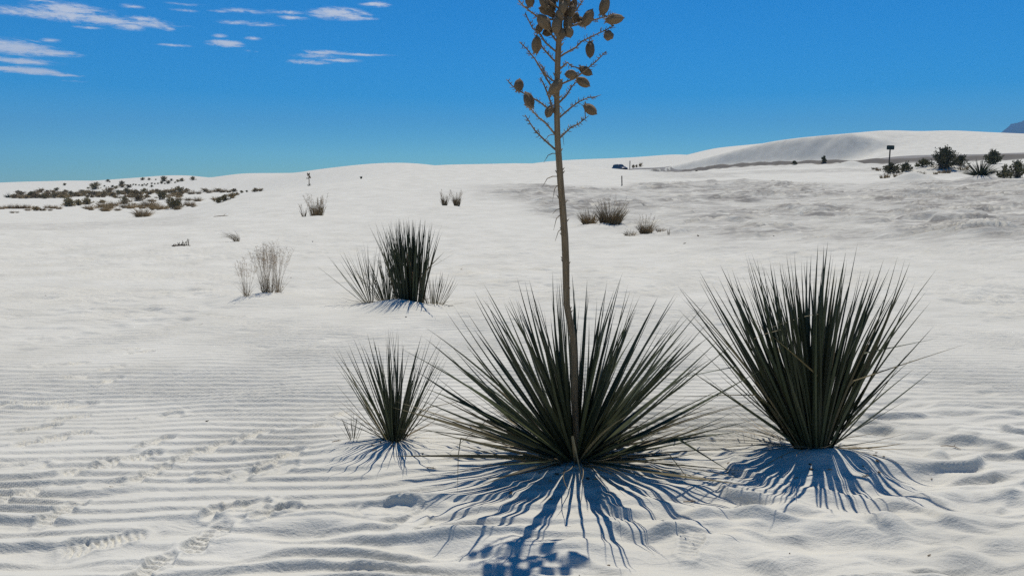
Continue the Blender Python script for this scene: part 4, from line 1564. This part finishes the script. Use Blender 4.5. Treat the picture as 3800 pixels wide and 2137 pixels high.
shrub(3057, 606, 22, 26, 340, 'small dark pointed shrub at the slip face foot', leaves=400, stems=22, upright=.7)
shrub(2950, 610, 24, 10, 345, 'tiny flat dark shrub at the slip face foot', leaves=200, stems=12, upright=.2)
x, y, s = px_scale(3634, 672)
far_y = []


def far_yucca(px, py, hpx, label, seed, n=70, r=None, stalkpx=0, spread=70, wpx=2.6, group=None):
    if r is None:
        x, y, s = px_scale(px, py)
    else:
        a, t = az_t(px, py)
        x, y, s = r * math.sin(a), r * math.cos(a), r / F
    root = empty('yucca', (x, y, gz(x, y)))
    tag(root, label, 'yucca', group)
    rg = random.Random(seed)
    L = hpx * s
    me = leaf_set('leaf', 'leaf_green', wpx / hpx, curves=(0, .05), sides=(0,))
    if n > 30:
        for i in range(n):
            th = R(spread) * math.sqrt((i + .5) / n) + rg.gauss(0, .06)
            link('leaf', rg.choice(me), root, mat4=leaf_matrix(Vector((0, 0, -.03)), abs(th), i * 2.399 + rg.gauss(0, .2), L * rg.uniform(.75, 1), rg.gauss(0, .5)))
    else:
        mb = MB()
        for i in range(n):
            th = R(spread) * math.sqrt((i + .5) / n)
            ph = i * 2.399
            d = Vector((math.sin(th) * math.cos(ph), math.sin(th) * math.sin(ph), math.cos(th)))
            blade(mb, Vector((0, 0, -.03)), d, L * rg.uniform(.7, 1), wpx * s * .5, Vector((0, 0, 0)), rg)
        o = mb.build('leaves', 'leaf_green', root)
        o['kind'] = 'stuff'
    if stalkpx:
        mb = MB()
        Hs = stalkpx * s
        mb.tube([(0, 0, -.05), (.02 * Hs, 0, Hs * .5), (0, 0, Hs)], [.028, .024, .012], n=6)
        o = mb.build('flower_stalk', 'stalk', root)
        pb = MB()
        for k in range(16):
            f = rg.uniform(.5, 1.0)
            ph = rg.uniform(0, 6.28)
            q = Vector((math.cos(ph), math.sin(ph) * .6, .4)) * Hs * rg.uniform(.06, .16)
            c = Vector((0, 0, Hs * f)) + q
            pb.tube([Vector((0, 0, Hs * f)), c], [.006, .006], n=3)
            pb.tube([c - Vector((0, 0, .05)), c, c + Vector((0, 0, .05))], [.015, .035, .012], n=5)
        o = pb.build('seed_pods', 'pod', root)
        o['kind'] = 'stuff'
    return root


far_yucca(3634, 672, 70, 'round dark yucca on its own sandy hump near the largest shrub', 350, n=95, spread=80, wpx=3.2)
far_yucca(1147, 690, 12, 'lone distant seed stalk of a yucca on the dune edge', 352, n=12, stalkpx=42)
far_yucca(1340, 664, 12, 'tiny dark yucca stub on the dune edge near the lone seed stalk', 354, n=22, stalkpx=0, spread=30, wpx=4)
for i, (px, py, w_, h_, mt) in enumerate([(3275, 662, 22, 16, 't'), (3292, 660, 16, 18, 't'), (3325, 658, 22, 16, 'o'), (3352, 660, 20, 22, 'o'), (3395, 652, 30, 18, 't'), (3420, 652, 22, 18, 't'), (3492, 644, 26, 14, 't'), (3515, 644, 24, 20, 't'), (3570, 640, 46, 24, 't'), (3245, 632, 18, 12, 'o'), (3260, 635, 20, 12, 'o'), (3682, 645, 18, 20, 'o'), (3470, 648, 16, 12, 't'), (3340, 634, 30, 16, 'o')]):
    x, y, s = px_scale(px, py)
    g = grass_mesh(400 + i, 46, h_ * s, R(28), s * .9, w_ * s * .4, 'grass_tan' if mt == 't' else 'grass_olive')
    place('grass_tuft', [('blades', g)], x, y, 'short tan grass tuft among the shrubs by the sign' if mt == 't' else 'short olive grass tuft among the shrubs by the sign', 'grass', 'tan grass tufts by the sign' if mt == 't' else 'olive grass tufts by the sign')

# --- the shrubby hollow
HK = 1000 / 2576.0
proto_tan = [[('blades', grass_mesh(500 + i, 150, .8, R(62), .016, .3, 'grass_olive' if i % 2 else 'grass_tan', hvar=.5)), ('dry_blades', grass_mesh(510 + i, 60, 1.0, R(30), .010, .25, 'grass_tan'))] for i in range(4)]
proto_dark = [[(n_, m_) for n_, m_ in zip(('stems', 'foliage'), shrub_meshes(520 + i, 1.0, .8, 40, 1100, .13, 'shrub_green', .3))] for i in range(4)]
proto_olive = [[(n_, m_) for n_, m_ in zip(('stems', 'foliage'), shrub_meshes(530 + i, 1.0, .9, 36, 1000, .13, 'shrub_olive', .2))] for i in range(3)]
HOLLOW = []
for (x, y, w) in [(20, 455, 60), (75, 450, 70), (140, 450, 80), (205, 450, 80), (262, 448, 70), (120, 492, 40), (165, 490, 30), (265, 470, 50), (410, 470, 60), (455, 445, 60), (510, 450, 70), (560, 455, 60), (850, 455, 90), (870, 465, 60), (985, 440, 120), (1040, 450, 110), (1090, 425, 90), (1010, 475, 100), (1210, 445, 110), (1250, 450, 90), (1430, 430, 140), (1480, 455, 130), (1530, 460, 100), (1360, 520, 160), (1330, 530, 90), (1400, 525, 80), (1590, 455, 60), (1815, 425, 110), (1850, 435, 60), (1710, 370, 70), (1800, 375, 70), (1890, 380, 90), (1700, 450, 60), (1360, 450, 80), (1300, 440, 70), (1125, 470, 60), (480, 470, 40), (340, 455, 60), (2060, 370, 80), (2000, 300, 70), (2060, 290, 60), (2130, 295, 80), (2190, 295, 60), (1760, 300, 60), (1830, 312, 80), (1900, 310, 60)]:
    HOLLOW.append((x, y, w, 't'))
for (x, y, w) in [(345, 470, 70), (660, 430, 110), (630, 425, 60), (755, 420, 80), (840, 410, 90), (805, 410, 50), (1665, 450, 140), (1640, 440, 80), (1700, 440, 80), (1190, 390, 80), (1320, 378, 110), (1545, 365, 110), (1290, 330, 110), (1210, 305, 80), (1240, 330, 60), (1050, 300, 90), (1380, 300, 70), (1660, 300, 80), (1720, 295, 80), (1130, 320, 60), (610, 340, 80), (680, 340, 70), (860, 320, 60), (430, 355, 70), (300, 350, 80), (350, 350, 70), (520, 350, 60), (1500, 290, 50), (2310, 300, 40), (2360, 292, 30), (950, 320, 60), (790, 305, 50), (2220, 350, 90), (2150, 375, 90), (2090, 395, 80), (2265, 322, 50)]:
    HOLLOW.append((x, y, w, 'd'))
for (x, y, w) in [(390, 350, 60), (470, 350, 60), (570, 345, 70), (650, 345, 60), (730, 335, 70), (800, 330, 60), (900, 325, 70), (1000, 330, 80), (1080, 335, 70), (1160, 310, 60), (1350, 320, 60), (1430, 315, 60), (1460, 300, 60), (1580, 300, 60), (1620, 300, 50), (1780, 290, 60), (1960, 290, 60), (2090, 290, 60), (2240, 290, 60), (2440, 290, 70), (2490, 285, 50), (250, 355, 60), (200, 355, 50), (130, 350, 60), (1105, 350, 40), (1410, 345, 60), (985, 335, 50), (880, 345, 40), (1230, 250, 50), (1170, 248, 50)]:
    HOLLOW.append((x, y, w, 'o'))
for (x, y, w) in [(540, 280, 46), (618, 228, 36), (905, 265, 98), (1030, 193, 36), (1050, 198, 16), (1165, 228, 60), (1150, 232, 30), (1365, 178, 44), (1425, 178, 30), (1490, 178, 18), (1565, 190, 72), (1610, 212, 44), (1640, 185, 30), (1545, 212, 40), (1740, 190, 50), (1700, 195, 40), (1845, 180, 52), (1450, 245, 30), (1220, 228, 18), (1250, 228, 16), (1275, 225, 20), (1300, 228, 20), (1330, 230, 18), (1380, 222, 20), (1410, 220, 20), (1450, 215, 22), (1480, 218, 18), (1510, 215, 20), (1000, 240, 20), (1075, 245, 30), (1110, 258, 40), (840, 260, 24), (1360, 235, 26), (1400, 232, 22), (1575, 215, 20), (1675, 205, 24)]:
    HOLLOW.append((x, y, w, 'f'))
rg = random.Random(77)
for k in range(70):
    HOLLOW.append((rg.uniform(120, 1750), rg.uniform(296, 352), rg.uniform(34, 64), rg.choice('oot')))
for k in range(22):
    HOLLOW.append((rg.uniform(900, 1750), rg.uniform(380, 470), rg.uniform(30, 70), rg.choice('tto')))
for hi, (cx, cy, cw, kind) in enumerate(HOLLOW):
    if kind == 'd' and hi % 5 in (1, 3):
        kind = 'o'
    px, py, wpx = cx * HK, 600 + cy * HK, cw * HK
    x, y, s = px_scale(px, py)
    wm = wpx * s
    rz = rg.uniform(0, 6.28)
    row = 'at the near edge of the shrubby hollow' if cy > 415 else ('along the slope edge of the shrubby hollow' if cx > 1950 else ('in the middle of the shrubby hollow' if cy > 345 else 'in the back row of the shrubby hollow'))
    big = 'large' if cw > 95 else ('small' if cw < 55 else 'middling')
    if kind == 't':
        place('grass_clump', rg.choice(proto_tan), x, y, '%s tan bunchgrass clump %s' % (big, row), 'grass', '%s tan bunchgrass %s' % (big, row), scale=1.2 * wm / 1.5, rz=rz, sz=wm / 1.5)
    elif kind == 'd':
        place('desert_shrub', rg.choice(proto_dark), x, y, '%s dark green bushy shrub %s' % (big, row), 'shrub', '%s dark green shrubs %s' % (big, row), scale=1.2 * wm / 1.5, rz=rz, sz=.95 * wm / 1.5)
    elif kind == 'o':
        place('desert_shrub', rg.choice(proto_olive), x, y, '%s low olive brown shrub %s' % (big, row), 'shrub', '%s low olive shrubs %s' % (big, row), scale=1.35 * wm / 1.5, rz=rz, sz=.8 * wm / 1.5)
    else:
        where = 'beyond the shrubby hollow' if cy > 200 else 'near its crest'
        place('desert_shrub', rg.choice(proto_dark), x, y, '%s dark shrub dotted on the far white dune %s' % (big, where), 'shrub', '%s shrubs on the far white dune %s' % (big, where), scale=1.15 * wm / 1.5, rz=rz, sz=wm / 1.7)
far_yucca(80 * HK, 600 + 345 * HK, 20, 'spiky bare looking yucca at the edge of the shrubby hollow', 360, n=26, spread=75, wpx=2)
far_yucca(1165 * HK, 600 + 205 * HK, 6, 'upright stub of a yucca on the far white dune', 361, n=12, spread=20, wpx=3, stalkpx=9)


# ------------------------------------------------------------------ posts, sign, car
def post(px, py, hpx, wpx, label, r=None, tilt=0.0):
    if r is None:
        x, y, s = px_scale(px, py)
    else:
        a, t = az_t(px, py)
        x, y, s = r * math.sin(a), r * math.cos(a), r / F
    h, w = hpx * s, wpx * s
    mb = MB()
    bm = bmesh.new()
    bmesh.ops.create_cone(bm, cap_ends=True, segments=10, radius1=w * .5, radius2=w * .47, depth=h + .25)
    bmesh.ops.bevel(bm, geom=[e for e in bm.edges if all(v.co.z > 0 for v in e.verts)], offset=w * .1, segments=1, affect='EDGES')
    bmesh.ops.translate(bm, verts=bm.verts, vec=(0, 0, h * .5 - .125))
    me = bpy.data.meshes.new('marker_post')
    bm.to_mesh(me)
    bm.free()
    me.materials.append(MATS['post_wood'])
    o = link('marker_post', me, loc=(x, y, gz(x, y)))
    o.rotation_euler = (0, tilt, 0)
    tag(o, label, 'post')
    return o


post(2308, 690, 36, 4.2, 'short weathered wooden post alone on the white dune slope', tilt=R(-2))
post(2337, 634, 30, 3.2, 'thin wooden post standing beside the parked car', r=146)

x, y = SIGN_XY
s = math.hypot(x, y) / F
zz = gz(x, y)
root = empty('road_sign', (x, y, zz), R(-4))
tag(root, 'dark rectangular sign on a single post among low shrubs', 'sign')
top = at_depth(3298, 540, y).z - zz
mb = MB()
mb.box((0, .03, top * .5 - .15), (3.2 * s, .07, top + .3))
mb.build('post', 'sign_post', root)
ph_, pw_ = 14 * s, 24 * s
bm = bmesh.new()
bmesh.ops.create_cube(bm, size=1)
bmesh.ops.scale(bm, vec=(pw_, .02, ph_), verts=bm.verts)
bmesh.ops.bevel(bm, geom=[e for e in bm.edges if abs(e.verts[0].co.y - e.verts[1].co.y) > .01], offset=.03, segments=3, affect='EDGES')
me = bpy.data.meshes.new('sign_plate')
bm.to_mesh(me)
bm.free()
me.materials.append(MATS['sign_green'])
pl = link('sign_plate', me, root, loc=(0, -.02, top - ph_ * .5))
pl.rotation_euler = (0, R(1.5), 0)
mb = MB()
mb.box((.03, -.012, 0), (.02, .004, ph_ * .28))
mb.build('mark', 'sign_green', pl)


def build_car(px, r):
    a, t = az_t(px, 640)
    x, y = r * math.sin(a), r * math.cos(a)
    z = gz(x, y)
    rx = float(_rd[2][1])
    root = empty('parked_car', (x, y, z + .06), R(-66))
    root.scale = (.84, .84, .84)
    tag(root, 'dark blue sport utility car parked on the road behind the sand ridge', 'car')
    # length axis +X is the nose

    def loft(sections, name, mat, parent, smooth=True):
        mb = MB()
        n = len(sections[0])
        for s_ in sections:
            mb.v += s_
        for i in range(len(sections) - 1):
            for k in range(n):
                q = i * n
                mb.f.append((q + k, q + (k + 1) % n, q + n + (k + 1) % n, q + n + k))
        mb.f.append(tuple(range(n))[::-1])
        mb.f.append(tuple((len(sections) - 1) * n + k for k in range(n)))
        return mb.build(name, mat, parent, smooth)

    def sec(x_, w, z0, z1, crown=.05):
        c = [(-w, z0 + .06), (-w - .03, z0 + .3), (-w - .02, z1 - .12), (-w + .06, z1), (0, z1 + crown), (w - .06, z1), (w + .02, z1 - .12), (w + .03, z0 + .3), (w, z0 + .06), (w - .1, z0), (-w + .1, z0)]
        return [(x_, yy, z_) for yy, z_ in c]
    body = loft([sec(-2.3, .74, .42, .88), sec(-2.22, .86, .32, 1.02), (sec(-1.4, .90, .28, 1.05)), sec(0, .91, .27, 1.03), sec(.9, .90, .27, 1.02), sec(1.3, .89, .28, 1.0), sec(1.95, .85, .3, .92), sec(2.22, .78, .34, .80), sec(2.32, .66, .42, .70)], 'body', 'car_paint', root)

    def cab(x_, w, z1):
        c = [(-w - .09, .98), (-w, z1 - .05), (-w + .08, z1), (0, z1 + .03), (w - .08, z1), (w, z1 - .05), (w + .09, .98)]
        return [(x_, yy, z_) for yy, z_ in c]
    loft([cab(-2.16, .70, 1.03), cab(-1.92, .68, 1.58), cab(-1.2, .68, 1.66), cab(-.2, .68, 1.67), cab(.22, .67, 1.62), cab(1.05, .74, 1.03)], 'cabin', 'car_paint', root)

    def pane(pts, name):
        mb = MB()
        n_ = (Vector(pts[1]) - Vector(pts[0])).cross(Vector(pts[2]) - Vector(pts[0])).normalized() * .012
        k = len(pts)
        mb.v = [tuple(Vector(p) + n_) for p in pts] + [tuple(Vector(p) - n_) for p in pts]
        mb.f = [tuple(range(k)), tuple(range(k, 2 * k))[::-1]] + [(i, (i + 1) % k, k + (i + 1) % k, k + i)[::-1] for i in range(k)]
        mb.build(name, 'car_glass', root)
    pane([(1.06, -.66, 1.07), (1.06, .66, 1.07), (.32, .6, 1.60), (.32, -.6, 1.60)], 'windscreen')
    pane([(-2.18, -.6, 1.08), (-2.18, .6, 1.08), (-1.97, .55, 1.52), (-1.97, -.55, 1.52)], 'rear_window')
    for sgn in (-1, 1):
        for (x0, x1, x2, x3) in ((-.28, .78, .2, -.28), (-1.22, -.36, -.36, -1.22), (-1.98, -1.3, -1.3, -1.84)):
            pane([(x0, sgn * .80, 1.07), (x1, sgn * .80, 1.07), (x2, sgn * .705, 1.56), (x3, sgn * .705, 1.56)], 'side_window')
        mb = MB()
        mb.tube([(-1.8, sgn * .6, 1.66), (-1.7, sgn * .6, 1.73), (-.1, sgn * .6, 1.75), (.05, sgn * .6, 1.68)], [.02] * 4, n=6)
        mb.build('roof_rail', 'car_metal', root)
        mb = MB()
        mb.box((.75, sgn * 1.0, 1.1), (.14, .2, .14))
        mb.build('mirror', 'car_paint', root)
        mb = MB()
        mb.box((2.2, sgn * .6, .72), (.2, .28, .12))
        mb.build('headlight', 'car_lamp', root)
        for wx in (-1.42, 1.42):
            bm = bmesh.new()
            bmesh.ops.create_cone(bm, cap_ends=True, segments=24, radius1=.36, radius2=.36, depth=.24)
            bmesh.ops.rotate(bm, verts=bm.verts, cent=(0, 0, 0), matrix=Matrix.Rotation(R(90), 3, 'X'))
            me = bpy.data.meshes.new('wheel')
            bm.to_mesh(me)
            bm.free()
            me.materials.append(MATS['car_black'])
            wh = link('wheel', me, root, loc=(wx, sgn * .80, .36 - .06))
            bm = bmesh.new()
            bmesh.ops.create_cone(bm, cap_ends=True, segments=16, radius1=.22, radius2=.2, depth=.26)
            bmesh.ops.rotate(bm, verts=bm.verts, cent=(0, 0, 0), matrix=Matrix.Rotation(R(90), 3, 'X'))
            me = bpy.data.meshes.new('rim')
            bm.to_mesh(me)
            bm.free()
            me.materials.append(MATS['car_metal'])
            link('rim', me, wh)
    mb = MB()
    mb.box((2.28, 0, .5), (.12, 1.3, .16))
    mb.build('bumper', 'car_black', root)


build_car(2300, 151)
for i, (px, r, w_) in enumerate([(2350, 148, 16), (2362, 146, 14), (2376, 145, 18), (2260, 160, 14)]):
    a, t = az_t(px, 630)
    x, y = r * math.sin(a), r * math.cos(a)
    place('desert_shrub', proto_olive[i % 3], x, y, 'small dull shrub along the road near the parked car', 'shrub', 'roadside shrubs near the car', scale=w_ * r / F / 1.5, sz=w_ * r / F / 1.3)

# ------------------------------------------------------------------ litter on the sand
LIT = [(820, 804, 52, 'stick'), (1702, 1004, 52, 'stick'), (2540, 905, 16, 'chip'), (2590, 880, 12, 'chip'), (170, 1096, 9, 'chip'), (1078, 1032, 9, 'chip'), (1283, 927, 8, 'chip'), (1160, 898, 8, 'chip'), (768, 1566, 16, 'chip'), (412, 1805, 22, 'chip'),
       (2700, 1748, 16, 'chip'), (2722, 1752, 14, 'chip'), (2260, 2090, 18, 'chip'), (2150, 2120, 12, 'chip'), (3210, 1792, 26, 'stick'), (1895, 1846, 24, 'chip'), (2480, 1778, 40, 'chip'), (2870, 880, 10, 'chip'), (2585, 636, 14, 'chip'), (3530, 1655, 60, 'stick'),
       (2930, 2060, 10, 'chip'), (3450, 2040, 14, 'stick'), (1250, 1668, 34, 'stick'), (1510, 1635, 30, 'stick'), (2560, 1845, 50, 'stick'), (1600, 1750, 40, 'stick'), (905, 1100, 8, 'chip'), (1050, 1066, 8, 'chip')]
_lr = random.Random(5)
for (cx0, cy0, n0) in ((2150, 1790, 20), (3060, 1735, 16), (1470, 1690, 8), (1600, 1160, 5)):
    for _ in range(n0):
        LIT.append((cx0 + _lr.gauss(0, 170 if cy0 > 1700 else 70), cy0 + _lr.gauss(0, 32 if cy0 > 1700 else 12), _lr.uniform(6, 22), _lr.choice(('chip', 'stick', 'stick'))))
rg = random.Random(99)


def spot(px, py):
    if py < 1200:
        return 'the bare slope near the bunchgrass' if px > 1750 else 'the sand by the tall narrow yucca' if px > 1450 else 'the bare slope near the feathery grass'
    if px < 1200:
        return 'the sand among the shoe prints'
    if px < 1650:
        return 'the sand around the slender small yucca'
    if px < 2790:
        return 'the sand around the broad stalked yucca'
    return 'the sand around the tall upright yucca'


for (px, py, wpx, kd) in LIT:
    x, y, s = px_scale(px, py)
    L = wpx * s
    b = MB()
    if kd == 'stick':
        th = rg.uniform(-.35, .35)
        dv = Vector((math.cos(th), math.sin(th), 0))
        pts = [dv * L * k + Vector((0, rg.gauss(0, .04) * L, 0)) for k in (-.5, -.2, .15, .5)]
        pts = [Vector((p.x, p.y, gz(x + p.x, y + p.y) - gz(x, y) + .004 + (.03 * L if i in (1, 2) else 0))) for i, p in enumerate(pts)]
        w = max(.0025, L * .025)
        b.tube(pts, [w * .7, w, w, w * .4], n=5)
        p = pts[2]
        b.tube([p, p + Vector((.12 * L, .1 * L, .12 * L))], [w * .7, w * .3], n=4)
        o = b.build('twig', 'twig', loc=(x, y, gz(x, y)))
        tag(o, 'thin dry twig lying on ' + spot(px, py), 'twig', 'twigs lying on ' + spot(px, py))
    else:
        n = 8
        w = L * .5
        for k in range(n):
            th = 2 * math.pi * k / n
            q = rg.uniform(.6, 1.1) * w
            b.v.append((q * math.cos(th), q * .7 * math.sin(th), rg.uniform(0, .4) * w))
        b.v.append((0, 0, .15 * w))
        b.v.append((0, 0, -.2 * w))
        for k in range(n):
            b.f.append((k, (k + 1) % n, n))
            b.f.append(((k + 1) % n, k, n + 1))
        o = b.build('dry_leaf_scrap', 'chip', loc=(x, y, gz(x, y) + .15 * w))
        o.rotation_euler = (rg.uniform(-.5, .3), rg.uniform(-.4, .4), rg.uniform(0, 6))
        tag(o, 'small dark curled plant scrap lying on ' + spot(px, py), 'plant scrap', 'plant scraps on ' + spot(px, py))

# ------------------------------------------------------------------ haze
m = bpy.data.materials.new('haze_air')
m.use_nodes = True
hn, hl = m.node_tree.nodes, m.node_tree.links
hn.clear()
ho = hn.new('ShaderNodeOutputMaterial')
hv = hn.new('ShaderNodeVolumePrincipled')
hv.inputs['Color'].default_value = (.20, .54, 1.0, 1)
hv.inputs['Density'].default_value = 2.4e-4
hv.inputs['Anisotropy'].default_value = 0.0
hl.new(hv.outputs[0], ho.inputs['Volume'])
MATS['haze_air'] = m
mb = MB()
mb.box((0, 0, 190), (8800, 8800, 400))
o = mb.build('haze', 'haze_air')
tag(o, 'thin blue desert haze in the air', 'haze', kind='stuff')
